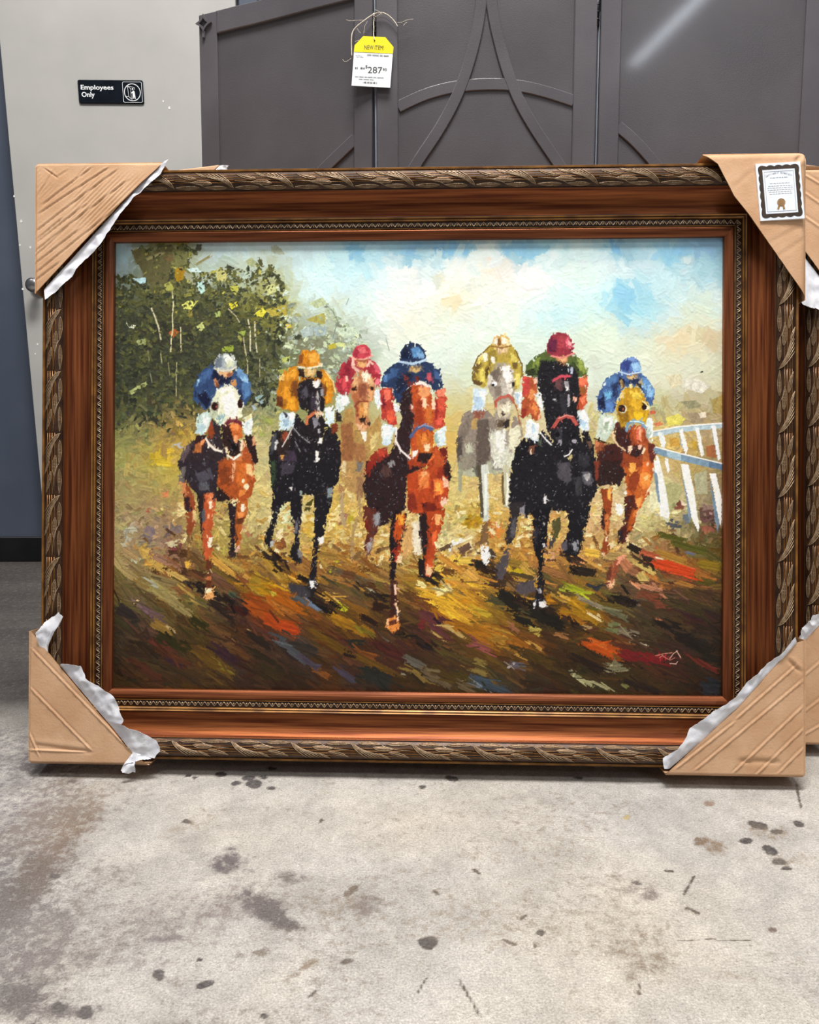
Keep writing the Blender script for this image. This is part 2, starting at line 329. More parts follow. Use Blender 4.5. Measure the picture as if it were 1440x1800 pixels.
for px, py, r in [(37.5, 389, 2.2), (53.5, 435, 1.9), (35, 431, 1.8), (40, 508, 2), (30, 112, 0), (25, 345, 1.6), (66, 605, 1.6), (62, 622, 1.2), (298, 190, 2.2), (287, 178, 1.6)]:
    if r:
        u, z = DF.uv(px, py); q = r*.002; mb.prism([(u+q*math.cos(t)*(.8+.4*rng.random()), z+q*1.2*math.sin(t)*(.8+.4*rng.random())) for t in np.linspace(0, 6.28, 8)[:-1]], -.0007, .001)
o = child(mb, 'paint_chips', M['chip'], door); o['kind'] = 'stuff'
# jamb and hinge side, same blue paint
x1 = pr[0]
mb = MB(); mb.box(x1+.014, x1+.075, WALL_Y-.065, WALL_Y-.001, 0.001, 2.12); mb.box(x1-.86, x1+.075, WALL_Y-.04, WALL_Y-.001, 2.07, 2.14)
struct('trim_1', mb, M['blue'])
mb = MB(); mb.box(-5.9, x1-.84, WALL_Y-.012, WALL_Y-.0005, 0.0005, .100, bev=.003); struct('baseboard_back', mb, M['base'])
mb = MB(); mb.box(x1+.08, 5.9, WALL_Y-.012, WALL_Y-.0005, 0.0005, .100, bev=.003); struct('baseboard_right', mb, M['base'])

# ---------------------------------------------------------------- lettering as thin real geometry
def text_mb(body, height, depth, italic=0.0, bold=0.0):
    cu = bpy.data.curves.new('lettering', 'FONT'); cu.body = body; cu.size = height; cu.extrude = depth/2; cu.shear = italic; cu.resolution_u = 3; cu.offset = bold
    to = bpy.data.objects.new('lettering', cu); COL.objects.link(to); dg = bpy.context.evaluated_depsgraph_get()
    me = bpy.data.meshes.new_from_object(to.evaluated_get(dg)); v = np.zeros(len(me.vertices)*3); me.vertices.foreach_get('co', v); v = v.reshape(-1, 3)
    fs = [tuple(p.vertices) for p in me.polygons]; bpy.data.objects.remove(to); bpy.data.curves.remove(cu); bpy.data.meshes.remove(me); return v, fs
def letter(mb, body, x, z, width, height, y, mi=0, depth=.0006, rot=0.0, italic=0.0, bold=0.0):
    v, fs = text_mb(body, 1.0, .001, italic, bold)
    lo = v.min(0); hi = v.max(0); sx = width/(hi[0]-lo[0]); sz = height/(hi[1]-lo[1])
    X = (v[:, 0]-lo[0])*sx; Z = (v[:, 1]-lo[1])*sz; c, s_ = math.cos(rot), math.sin(rot)
    Y = np.where(v[:, 2] > 0, y-depth, y)
    mb.add(np.stack([x+X*c-Z*s_, Y, z+X*s_+Z*c], 1), fs, mi)
def ring(mb, cx, cz, r0, r1, y0, y1, mi=0, n=40, asp=1.0):
    for i in range(n):
        a, b = 2*math.pi*i/n, 2*math.pi*(i+1)/n
        mb.prism([(cx+r0*math.cos(a), cz+r0*asp*math.sin(a)), (cx+r1*math.cos(a), cz+r1*asp*math.sin(a)), (cx+r1*math.cos(b), cz+r1*asp*math.sin(b)), (cx+r0*math.cos(b), cz+r0*asp*math.sin(b))], y0, y1, mi)
def bar(mb, p, q, w, y0, y1, mi=0):
    p = np.array(p); q = np.array(q); d = (q-p)/np.linalg.norm(q-p); n = np.array([-d[1], d[0]])*w/2
    mb.prism([tuple(p+n), tuple(p-n), tuple(q-n), tuple(q+n)], y0, y1, mi)
def rrect(x0, x1, z0, z1, r, k=5):
    out = []
    for cx, cz, a0 in ((x1-r, z1-r, 0), (x0+r, z1-r, 90), (x0+r, z0+r, 180), (x1-r, z0+r, 270)):
        out += [(cx+r*math.cos(math.radians(a0+90*i/k)), cz+r*math.sin(math.radians(a0+90*i/k))) for i in range(k+1)]
    return out

# Employees Only sign (tile of the photo at 9.6x, origin 120,120)
def S(x, y): return DF.uv(120+x/9.6, 120+y/9.6, .006)
a = S(150, 185); b = S(1280, 600); SX0, SX1 = a[0], b[0]; SZ1, SZ0 = S(150, 190)[1], S(1280, 600)[1]
SW = SX1-SX0; SH = .043*2*.98
SZ1 = (S(150, 185)[1]+S(1250, 205)[1])/2; SZ0 = (S(200, 585)[1]+S(1270, 603)[1])/2
sgn = empty('door_sign', DF.mat() @ Matrix.Translation(((SX0+SX1)/2, 0, SZ0)))
tag(sgn, 'black Employees Only sign with white lettering on the grey door', 'sign')
def sx(f): return (f-.5)*SW
def sz(f): return f*(SZ1-SZ0)
mb = MB(); mb.prism(rrect(sx(0), sx(1), 0, sz(1), .006), -.0065, -.0005, 0, .0022); child(mb, 'sign_plate', M['black'], sgn)
mb = MB(); Y0 = -.0064
letter(mb, 'Employees', sx(.046), sz(.515), SW*.50, sz(.26), Y0, bold=.022)
letter(mb, 'Only', sx(.052), sz(.20), SW*.20, sz(.28), Y0, bold=.022)
child(mb, 'lettering', M['white'], sgn)
mb = MB()
r_ = rrect(sx(.685), sx(.982), sz(.045), sz(.925), .005); r2 = rrect(sx(.685)+.0013, sx(.982)-.0013, sz(.045)+.0013, sz(.925)-.0013, .0038)
for i in range(len(r_)): mb.prism([r_[i], r_[(i+1) % len(r_)], r2[(i+1) % len(r_)], r2[i]], Y0-.0006, Y0)
cx, cz, R_ = sx(.832), sz(.475), SW*.125
ring(mb, cx, cz, R_*.935, R_*1.02, Y0-.0006, Y0, asp=1.0)
def pp(x, y): return (cx+(x-1090)/145*R_, cz-(y-395)/152*R_)
for l in [((1010, 285), (1020, 465)), ((1010, 285), (1065, 335)), ((1065, 335), (1065, 515)), ((1020, 465), (1065, 515)), ((970, 465), (1020, 470)), ((1010, 285), (1130, 310)), ((1130, 310), (1130, 350)), ((1065, 515), (1085, 515))]:
    bar(mb, pp(*l[0]), pp(*l[1]), .0011, Y0-.0006, Y0)
mb.prism([pp(1097+14*math.cos(t), 338+15*math.sin(t)) for t in np.linspace(0, 6.28, 13)[:-1]], Y0-.0008, Y0)
mb.prism([pp(*q) for q in [(1105, 360), (1128, 375), (1135, 430), (1142, 510), (1125, 510), (1115, 455), (1105, 505), (1085, 512), (1092, 440), (1090, 405), (1070, 415), (1068, 402), (1088, 385)]], Y0-.0008, Y0)
child(mb, 'pictogram', M['white'], sgn)

# ---------------------------------------------------------------- folding screen
LE = math.tan(math.radians(3.6)); SY0 = 1.90-1.16*LE
fn = np.array([0, 1.0, -LE])
def seam_pt(px): return hit(px, 160, (0, SY0, 0), fn)
def panel_frame(pxa, pxb, depth_a=0.0, depth_b=0.0):
    out = []
    for px, dp in ((pxa, depth_a), (pxb, depth_b)):
        d = ray(px, 160); p = seam_pt(px)+d/d[1]*dp; out.append(p-p[2]*np.array([0, LE, 1]))
    a, b = out; f = Frame(a, b-a, (0, LE, 1)); ul = f.uv(pxa, 160)[0]; ur = f.uv(pxb, 160)[0]
    f.o = f.o+f.ex*ul; f.o = f.o-f.ez*(f.o[2]/f.ez[2]); return f, ur-ul
scr = empty('folding_screen', Matrix.Translation((.25, SY0, 0)))
tag(scr, 'dark brown folding screen with arched top and curved mouldings behind the large framed painting', 'screen')
bpy.context.view_layer.update()
def keep_child(o, parent): o.parent = parent; o.matrix_parent_inverse = parent.matrix_world.inverted(); return o
TOP = [(345, 28), (360, 23), (372, 21), (415, 10), (455, .5), (560, -28), (660, -54), (760, -78), (860, -95), (960, -107), (1050, -112), (1150, -107), (1250, -95), (1350, -78), (1450, -54), (1560, -24), (1680, 4), (1800, 30)]
ARCS = {1: [[(540, 330), (560, 305), (583, 282), (604, 262), (624, 243)]],
        2: [[(694, 362), (712, 327), (728, 290), (760, 247), (785, 206), (806, 165), (822, 120), (836, 70), (845, 20), (850, -40)], [(860, -40), (866, 20), (876, 65), (890, 118), (905, 160), (925, 200), (950, 240), (985, 290), (1010, 330)],
            [(700, 187), (735, 169), (770, 157), (810, 149), (850, 147), (880, 146), (915, 149), (950, 157), (980, 166), (1009, 176)]],
        3: [[(1088, 222), (1108, 238), (1128, 258), (1148, 281), (1170, 310), (1190, 345)]], 4: []}
def ribbon(mb, pts, w, y0, y1, bev=.0015):
    pts = np.array(pts); n = len(pts); L = []; R = []
    for i in range(n):
        t = pts[min(n-1, i+1)]-pts[max(0, i-1)]; t = t/np.linalg.norm(t); m = np.array([-t[1], t[0]])*w/2; L.append(pts[i]+m); R.append(pts[i]-m)
    vs = []; 
    for l, r in zip(L, R):
        e = (l-r)/w*bev
        vs += [(l[0], y1, l[1]), (l[0], y0+bev, l[1]), (l[0]-e[0], y0, l[1]-e[1]), (r[0]+e[0], y0, r[1]+e[1]), (r[0], y0+bev, r[1]), (r[0], y1, r[1])]
    fs = []
    for i in range(n-1):
        for k in range(5): fs.append((i*6+k, i*6+k+1, (i+1)*6+k+1, (i+1)*6+k))
    fs += [(5, 4, 3, 2, 1, 0), tuple((n-1)*6+k for k in range(6))]
    mb.add(vs, fs)
def resample(pts, k):
    pts = np.array(pts, float)
    if len(pts) < 3: return pts
    d = np.r_[0, np.cumsum(np.hypot(*np.diff(pts, axis=0).T))]; t = np.linspace(0, d[-1], k); out = np.stack([np.interp(t, d, pts[:, i]) for i in (0, 1)], 1)
    for _ in range(3): out[1:-1] = (out[:-2]+2*out[1:-1]+out[2:])/4
    return out
PANELS = [(1, 352, 654, .10, 0.0, (352, 383), (622, 654)), (2, 662, 1048, 0.0, 0.0, (661, 700), (1008, 1048)), (3, 1054, 1452, 0.0, .02, (1054, 1090), (1411, 1452)), (4, 1458, 1790, .02, .10, (1458, 1494), (1758, 1790))]
for k, xa, xb, da, db, sl, sr in PANELS:
    FR, wid = panel_frame(xa, xb, da, db)
    top_uv = [FR.uv(x, y) for x, y in TOP]; tx = [q[0] for q in top_uv]; tz = [q[1] for q in top_uv]
    zt = lambda u: float(np.interp(u, tx, tz))
    us = np.linspace(0, wid, 9)
    mb = MB(); mb.prism([(0.004, .004)]+[(wid-.004, .004)]+[(min(max(u, .004), wid-.004), zt(u)-.004) for u in us[::-1]], .006, .024)
    pan = keep_child(mb.build('panel', M['screen_in'], None, FR.mat()), scr)
    lw = FR.uv(sl[1], 160)[0]; rw = wid-FR.uv(sr[0], 160)[0]
    mb = MB(); mb.prism([(0, 0), (lw, 0), (lw, zt(lw)), (0, zt(0))], 0, .028, 0, .0018); child(mb, 'stile', M['screen'], pan)
    mb = MB(); mb.prism([(wid-rw, 0), (wid, 0), (wid, zt(wid)), (wid-rw, zt(wid-rw))], 0, .028, 0, .0018); child(mb, 'stile', M['screen'], pan)
    ui = np.linspace(lw, wid-rw, 8); h_ = .047
    mb = MB(); mb.prism([(u, zt(u)-h_) for u in ui]+[(u, zt(u)) for u in ui[::-1]], -.001, .028, 0, .0018); child(mb, 'top_rail', M['screen'], pan)
    mb = MB(); mb.prism([(lw, .02), (wid-rw, .02), (wid-rw, .10), (lw, .10)], .0005, .028, 0, .0018); child(mb, 'bottom_rail', M['screen'], pan)
    for ai, arc in enumerate(ARCS[k]):
        mb = MB(); ribbon(mb, resample([FR.uv(x, y) for x, y in arc], 24), .0245, .0012+.0006*ai, .0075); child(mb, 'arch_moulding', M['screen'], pan)
    if k == 1:                                    # four-pointed rosette on the outer corner
        mb = MB(); cu, cz_ = FR.uv(358, 41, .003); q = 1/760
        def star(a, b, n=7):
            out = []
            for i in range(4):
                t0 = math.radians(90*i); p0 = (a*math.cos(t0), a*1.0*math.sin(t0)); t1 = t0+math.pi/2; p1 = (a*math.cos(t1), a*math.sin(t1)); pm = (b*math.cos(t0+math.pi/4), b*math.sin(t0+math.pi/4))
                for j in range(n):
                    t = j/n; out.append(((1-t)**2*p0[0]+2*t*(1-t)*pm[0]+t*t*p1[0], (1-t)**2*p0[1]+2*t*(1-t)*pm[1]+t*t*p1[1]))
            return out
        o_ = star(.0195, .0075); i_ = star(.0105, .0055); n = len(o_)
        for i in range(n):
            j = (i+1) % n; mb.prism([(cu+o_[i][0], cz_+o_[i][1]), (cu+o_[j][0], cz_+o_[j][1]), (cu+i_[j][0], cz_+i_[j][1]), (cu+i_[i][0], cz_+i_[i][1])], -.006, .0005)
        bar(mb, (cu, cz_-.017), (cu-.001, cz_-.030), .006, -.005, .0005)
        child(mb, 'rosette', M['screen'], pan)
    if k == 2: F2 = FR; W2 = wid; top2 = zt
    if k == 3: F3 = FR
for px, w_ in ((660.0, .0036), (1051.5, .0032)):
    u = F2.uv(px, 160)[0]; mb = MB(); mb.box(u-w_/2, u+w_/2, .004, .012, .01, top2(min(max(u, 0), W2))-.02, bev=.0008); keep_child(mb.build('seam_light_line', M['strip'], None, F2.mat()), scr)  # added pale strip; its colour stands for light on the panel edge
for px, ya, yb in ((658.5, 20, 64), (658.5, 330, 372), (1051, -20, 46), (1051, 420, 470)):
    mb = MB(); u, z0 = F2.uv(px, yb); _, z1 = F2.uv(px, ya)
    mb.tube([(u, .004, z0), (u, .004, z1)], .0042, 10); mb.box(u-.004, u+.004, .006, .026, z0, z1)
    for t in (.2, .4, .6, .8): mb.tube([(u, .004, z0+(z1-z0)*t-.001), (u, .004, z0+(z1-z0)*t+.001)], .0047, 10)
    keep_child(mb.build('hinge', M['hinge'], None, F2.mat()), scr)

# ---------------------------------------------------------------- price tag on its twine
TW = .010
def T(x, y, w=TW): return F2.uv(590+x/9.0, y/9.0, w)
tu, tz_ = T(575, 1370)
tagroot = empty('price_tag', F2.mat() @ Matrix.Translation((tu, 0, tz_)))
tag(tagroot, 'yellow and white NEW ITEM price tag on jute twine hanging from the dark screen', 'tag')
def TT(x, y): u, z = T(x, y); return (u-tu, z-tz_)
mb = MB(); mb.prism([TT(*q) for q in [(440, 570), (790, 590), (918, 745), (905, 862), (865, 1388), (252, 1355), (290, 815), (300, 718)]], -TW, -TW+.0006); child(mb, 'tag_card', M['card'], tagroot)
mb = MB(); mb.prism([TT(*q) for q in [(440, 570), (790, 590), (918, 745), (907, 848), (290, 822), (300, 718)]], -TW-.0004, -TW+.0001)
child(mb, 'yellow_band', M['yellow'], tagroot)
mb = MB(); yb_ = -TW-.0004; q9 = TT(0, 0); k9 = (TT(900, 0)[0]-TT(0, 0)[0])/900
def tl(body, x, y, w, h, mi=0, yy=-TW): u, z = TT(x, y); letter(mb, body, u, z, w*k9, h*k9, yy, mi, .0003, -.035)
tl('NEW ITEM!', 455, 780, 310, 62, 0, yb_)
tl('$', 472, 1085, 34, 50); tl('287', 510, 1155, 230, 95); tl('95', 748, 1122, 62, 42)
def dashes(x, y, x1, h, mi, words):
    tot = sum(words)+.5*(len(words)-1); s = (x1-x)/tot; xx_ = x
    for wv in words:
        bar(mb, TT(xx_, y+(xx_-x)*.045), TT(xx_+wv*s, y+(xx_+wv*s-x)*.045), h*k9, -TW-.0003, -TW, mi); xx_ += (wv+.5)*s
tl('TOTAL:', 318, 908, 120, 32, 1); dashes(500, 870, 840, 22, 1, [2, 3, 1.4, 2.4]); dashes(310, 1078, 350, 26, 0, [1, .6]); dashes(395, 1080, 460, 26, 0, [2, 1, 1.5])
dashes(310, 1212, 760, 12, 1, [2, 3, 1.5, 3, 2, 4]); dashes(370, 1252, 600, 10, 1, [2, 3, 2]); 
for i in range(14): bar(mb, TT(440+i*16, 1292+i*.7), TT(440+i*16, 1318+i*.7), (4+5*(i*7 % 3))*k9, -TW-.0003, -TW, 0)
child(mb, 'tag_print', [M['ink'], M['palegrey']], tagroot)
mb = MB(); u, z = TT(620, 645); mb.prism([(u+.0012*math.cos(t), z+.0012*math.sin(t)) for t in np.linspace(0, 6.28, 11)[:-1]], yb_-.0002, yb_); child(mb, 'punched_hole', M['hinge'], tagroot)
mb = MB()
def tw(pts, r, d0=.010, d1=.010):
    n = len(pts); P = []
    for i, q in enumerate(pts): u, z = TT(*q); P.append((u, -(d0+(d1-d0)*i/(n-1)), z))
    P = np.array(P); t = np.arange(n); tt = np.linspace(0, n-1, n*5)
    Q = np.stack([np.interp(tt, t, P[:, i]) for i in range(3)], 1)
    for _ in range(8): Q[1:-1] = (Q[:-2]+2*Q[1:-1]+Q[2:])/4
    mb.tube(Q, r, 6)
tw([(985, 410), (930, 320), (860, 250), (800, 210), (740, 188), (670, 190), (600, 215), (520, 270), (440, 330), (360, 390), (300, 450), (265, 510), (253, 580), (250, 680), (254, 770), (255, 890)], .0012, .006, .011)
tw([(600, 215), (606, 280), (600, 360), (606, 440), (600, 520), (604, 570), (618, 640)], .0011, .003, .0115)
tw([(596, 215), (600, 190), (612, 215), (604, 235), (592, 222)], .0016, .004, .004); tw([(604, 215), (605, 225), (604, 235)], .0012, .004, .002)
for f in ([(430, 320), (330, 320), (220, 330), (170, 310)], [(980, 358), (1060, 352), (1130, 310), (1230, 298)], [(500, 330), (495, 365), (460, 400), (445, 540)], [(340, 450), (370, 500), (405, 522)], [(250, 920), (150, 990), (110, 935)], [(620, 270), (680, 240), (720, 205)], [(620, 150), (700, 185), (740, 230)], [(300, 660), (370, 630)], [(1070, 410), (1100, 370), (1130, 350)]):
    tw(f, .00042, .010, .009)
child(mb, 'twine', M['twine'], tagroot)
# ---------------------------------------------------------------- the oil painting (numpy brush work)
SS = 2
PX0, PY0, PW, PH = 196, 414, 1080*SS, 816*SS
TS = 1440.0/280.0
def tile_xy(t, x, y):
    c, r = int(t[0]), int(t[1])
    return ((195+270*c + x/TS - PX0)*SS, ((410, 610, 810, 1020)[r] + y/TS - PY0)*SS)
def hexc(h):
    return np.array([int(h[i:i+2], 16) for i in (0, 2, 4)], float)/255.0
# colours of the ground layer, read tile by tile: rows of six colours at x=120..1320
ROWX = (120, 360, 600, 840, 1080, 1320)
GRID = {
'00': ((108,'a8c4d0 7c7c58 8a8a60 a8b8b8 c0d8e0 c4dce0'),(324,'b4d0e0 64623c 847838 c0d4d4 b4c4b0 b4c0ac'),(540,'6c7458 4a4a30 5c5e34 585c3c 5c5e3a 8c8c48'),(756,'3c4030 3c3c28 42422a 3c3c2a 5c5a28 626028'),(972,'34362c 303028 34302a 3a3c30 34362a 4c4e38')),
'10': ((108,'c8dcdc bcd4e0 c0d8e4 a0c8e8 a8ccec 90b8e4'),(324,'a8b098 c8e4ec c8e4ec b8dcf0 c0d8e4 e0e4dc'),(540,'9a9440 d0e4e4 c8e0e8 d0e4e0 e0e8e0 e4e8e0'),(756,'8a8638 b8ccc8 b4b890 c8dcd8 dce8e0 e4e4d4'),(972,'504e34 686c54 8c9484 a8b4a0 d0dcd4 dce0d0')),
'20': ((108,'88b4e0 a0c8e4 c8dcdc a0c8e4 98c8e8 b0d4e4'),(324,'c0d8dc e0e8e0 e0e0d4 e8dccc e0e8e0 d0e0d4'),(540,'e4e8e4 dcd8b8 e4e8e0 dce8e0 e0e4dc c8e4e4'),(756,'d4dcc8 dce4d8 dce8e0 dce8dc b8e0e8 b4dce8'),(972,'dce4d8 d4e4dc d4e0d0 d0e0d4 d0e0d4 d0dccc')),
'30': ((108,'c0dce0 90b8e0 9cc0e0 b0d0e0 84acd8 84a8cc'),(324,'d8e4dc dce4dc d0dce0 b8d4e4 a8c4d8 90b4d4'),(540,'c8e4e0 b0d8ec 88bce8 c4dce0 c0d8d8 c8dcd8'),(756,'c8e4e0 c8e0d8 a0d0f0 c0dce0 d0d0b0 c4d8d8'),(972,'d0dcc4 d4dcc4 d0d8c0 d8d0ac dcc8a0 c0b494')),
'01': ((108,'2c302c 34342a 38382c 3a3c2c 4a4c34 50523c'),(324,'34382c 38382c 363628 3c3c28 4a4a34 606048'),(540,'3c402c 44482e 5a5634 6a6440 7c7850 8c9478'),(756,'6c7848 84784c a08448 a89038 98904c b0a068'),(972,'a09858 a89448 bca040 a09048 c0b880 c4bc88')),
'11': ((108,'5c6448 787a50 70745c 8c9884 d0dccc d8e0d4'),(324,'7c8468 6c7458 7c8468 98a088 d0d8c4 d0dcd0'),(540,'88905c 90905c 908c58 a89c60 b8b890 ccd0b0'),(756,'8c9458 90905c a09050 a89458 b0a468 c8c090'),(972,'b8ac74 b0a468 b09850 b09850 b49c58 b8a460')),
'21': ((108,'c8d8d0 d0dcd0 ccd8cc ccd8cc ccd8cc c8d4c0'),(324,'c8d4c4 c8d0b8 c8ccb0 c8ccb0 ccd4c0 ccd4c0'),(540,'c8c088 c8b878 c4b478 c4b880 c8c4a0 c8c8a8'),(756,'c8ac58 c8ac58 c4b070 c4b478 c8bc90 c4b890'),(972,'d0b060 d0b060 c8b070 c8b880 c8bc88 c0b080')),
'31': ((108,'ccd8cc ccd8c8 d0d8c8 d0d4b8 c8d4c4 c8d0b8'),(324,'c8d4c8 c8d0c0 ccd0c0 d4d4c0 d0ccb8 c8c8a8'),(540,'c8c4b0 c0bc98 b0a878 aca878 a49874 98885c'),(756,'b8b070 b8a868 c0a868 d0c074 b09c64 a09070'),(972,'b0a060 b0a060 b09858 b89850 b09450 988458')),
'02': ((108,'8c8858 a8a050 b0a848 a89858 a89c60 c8b878'),(324,'908454 988450 a88c58 a08c50 a8985c c0b068'),(540,'a09464 988060 a08c58 a89850 988448 c0bc80'),(756,'98885c 7c6c5c 806050 a08438 a8a058 8c6a3c'),(972,'80683c 8c7848 70502c 4c3424 7c4a1c 8c6a30')),
'12': ((108,'c8bc80 b0a064 b09858 c0a860 b8a060 c0a860'),(324,'c8bc80 c8b878 c8a850 c0a458 b89c54 c0a060'),(540,'c8bc84 c8b878 c8a850 c0a454 b0944c c8b070'),(756,'b8a860 c0a458 b08c40 b89850 c8a45c c8b070'),(930,'a07c2c 8c6028 8c6028 9c7038 b08840 a88840')),
'22': ((108,'c0a858 c8c080 c8b878 c8b880 b8a868 a89858'),(324,'c0b070 c8bc78 c8a860 c8b478 b89c58 b09858'),(540,'c8b878 b8a858 b08c24 c0a050 b89450 c0a060'),(756,'c8c088 d8d8c0 c09848 b88848 b0803c c0a060'),(930,'b89838 c89838 a87030 a8802c a87030 a8703c')),
'32': ((108,'c8b080 c0a468 b8a068 c8c090 a89458 8c7c50'),(324,'c8b080 c8b888 d0c898 d4d0a4 a8a070 80705c'),(540,'c8a878 c8a878 c8c088 c8b870 8c8860 685438'),(756,'c8a050 b89858 98905c 7c6c44 4c4824 443c1c'),(930,'8c5c30 705030 84502c 98401c 905020 6c5018')),
'03': ((108,'5c4c24 80744c 8c7838 6c6038 443424 9c6020'),(324,'403828 54442c 6c5428 70582c 342820 70381c'),(540,'38301c 4a3420 3a3014 5c3c18 4c3420 5c3c1c'),(756,'40301c 442c1c 4c3420 604818 3c2820 483018'),(930,'443018 44301a 402a14 543c14 3c2414 3c2810')),
'13': ((108,'9c7820 8c5818 4c4038 4c4028 6c4c28 8c6c30'),(324,'a04010 8c5010 6c4818 8c6418 503818 2c1c14'),(540,'383020 50484c 5c3c10 543018 5c3424 342014'),(756,'382818 3c3020 6c4010 50381c 48281c 5c3810'),(930,'342410 38240c 4c2c0c 443428 30240f 44300f')),
'23': ((108,'c09020 d0a030 b8882c 7c6428 2c2418 4c3c20'),(324,'8c4c18 c08820 c09424 88702c 34281a 442c14'),(540,'54302c 5c4428 905818 a06414 84501a 3c2c18'),(756,'3c2c14 503814 5c441c 5c3c18 4c3820 443014'),(930,'3c3018 4c3814 40381c 38382c 3c2414 34200f')),
'33': ((108,'8c8020 5c5030 40342c 584028 5c4028 4c3c20'),(324,'947018 6c5020 50442c 40301c 4c2c20 34281c'),(540,'4c3418 8c4414 5c4830 40341c 30281a 281c14'),(756,'34280f 3c2814 402c18 4c2418 42241a 34240f'),(930,'50481c 3c300f 40300f 3a2a14 34240f 282420')),
}
class Paint:
    def __init__(s, seed=3):
        s.rng = np.random.default_rng(seed)
        s.img = np.zeros((PH, PW, 3)); s.h = np.zeros((PH, PW))
        g = s.rng.random((PH//4+3, PW//4+3))
        s.n4 = s.up(g, 4); s.n2 = s.up(s.rng.random((PH//2+3, PW//2+3)), 2)
        s.n12 = s.up(s.rng.random((PH//12+3, PW//12+3)), 12)
    def up(s, g, k):
        y = np.arange(PH)/k; x = np.arange(PW)/k
        yi = y.astype(int); xi = x.astype(int); fy = (y-yi)[:, None]; fx = (x-xi)[None, :]
        a = g[yi][:, xi]; b = g[yi][:, xi+1]; c = g[yi+1][:, xi]; d = g[yi+1][:, xi+1]
        return (a*(1-fx)+b*fx)*(1-fy)+(c*(1-fx)+d*fx)*fy
    def ground(s):
        P = []; C = []
        for t, rows in GRID.items():
            for y, cs in rows:
                for x, c in zip(ROWX, cs.split()):
                    P.append(tile_xy(t, x, y)); C.append(hexc(c))
        P = np.array(P); C = np.array(C); k = 8
        yy, xx = np.mgrid[0:PH:k, 0:PW:k].astype(float)
        xx = xx + (s.n12[::k, ::k]-.5)*26*SS; yy = yy + (np.roll(s.n12, 37, 1)[::k, ::k]-.5)*26*SS
        num = np.zeros(xx.shape+(3,)); den = np.zeros(xx.shape)
        for p, c in zip(P, C):
            w = np.exp(-((xx-p[0])**2+(yy-p[1])**2)/(2*(23.0*SS)**2))+1e-9/((xx-p[0])**2+(yy-p[1])**2+1)
            num += w[..., None]*c; den += w
        lo = num/den[..., None]
        for ch in range(3):
            gg = np.pad(lo[..., ch], ((0, 3), (0, 3)), mode='edge'); s.img[..., ch] = s.up(gg, k)
    def stroke(s, cx, cy, ln, wd, ang, col, hgt=1.0, streak=.06, alpha=1.0, rag=.5):   # canvas samples
        r = ln+wd+2
        x0 = max(0, int(cx-r)); x1 = min(PW, int(cx+r)+1); y0 = max(0, int(cy-r)); y1 = min(PH, int(cy+r)+1)
        if x1 <= x0 or y1 <= y0: return
        ca, sa = math.cos(ang), math.sin(ang)
        yy, xx = np.ogrid[y0:y1, x0:x1]
        u = ((xx-cx)*ca+(yy-cy)*sa)/ln; v = (-(xx-cx)*sa+(yy-cy)*ca)/wd
        n = s.n4[y0:y1, x0:x1]-.5; n2 = s.n2[y0:y1, x0:x1]-.5
        m = (np.abs(v)+n*rag < 1) & (np.abs(u)+n2*rag+n*rag < 1)
        if not m.any(): return
        ph = s.rng.random()*6.28
        st = np.sin(v*4.1+ph)*.5+np.sin(v*9.7+ph*2.3)*.5+n2*1.2
        c = col[None, None, :]*(1+streak*st[..., None])
        sub = s.img[y0:y1, x0:x1]; sub[m] = sub[m]*(1-alpha)+c[m]*alpha
        hh = hgt*(.35+.45*np.abs(v)**3+.3*np.clip(u, 0, 1)**4+.22*st)
        hs = s.h[y0:y1, x0:x1]; hs[m] = (hs*.45+hh)[m]
    def poly(s, pts, col, hgt=.8, rag=2.8, streak=.12, alpha=1.0):
        pts = np.asarray(pts, float)
        x0 = max(0, int(pts[:, 0].min())-3); x1 = min(PW, int(pts[:, 0].max())+4)
        y0 = max(0, int(pts[:, 1].min())-3); y1 = min(PH, int(pts[:, 1].max())+4)
        if x1 <= x0 or y1 <= y0: return
        yy, xx = np.mgrid[y0:y1, x0:x1].astype(float)
        n = s.n4[y0:y1, x0:x1]-.5; n2 = s.n2[y0:y1, x0:x1]-.5
        X = xx+(n*1.5+n2*.35)*rag; Y = yy+(np.roll(n, 5, 0)*1.5-n2*.35)*rag
        ins = np.zeros(X.shape, bool); k = len(pts)
        for i in range(k):
            ax, ay = pts[i]; bx, by = pts[(i+1) % k]
            if ay == by: continue
            cr = ((ay > Y) != (by > Y)) & (X < (bx-ax)*(Y-ay)/(by-ay)+ax)
            ins ^= cr
        if not ins.any(): return
        st = (np.sin(X*.21+Y*.06+s.rng.random()*6)*.25+n*1.5+n2*.8)
        c = np.asarray(col)[None, None, :]*(1+streak*st[..., None])
        sub = s.img[y0:y1, x0:x1]; sub[ins] = sub[ins]*(1-alpha)+c[ins]*alpha
        hs = s.h[y0:y1, x0:x1]; hs[ins] = (hs*.3+hgt*(.5+.4*st))[ins]
    def line(s, pts, col, w, hgt=1.0, rag=.8):
        pts = [np.asarray(p, float) for p in pts]
        for a, b in zip(pts[:-1], pts[1:]):
            d = b-a; L = max(1e-3, float(np.hypot(*d))); k = max(1, int(L/(10*SS)))
            for i in range(k):
                p = a+d*(i+.5)/k
                s.stroke(p[0], p[1], L/k*.62+w*.25, w*.5*(.85+.3*s.rng.random()), math.atan2(d[1], d[0]), col*(.94+.12*s.rng.random()), hgt, .05, 1, .35)
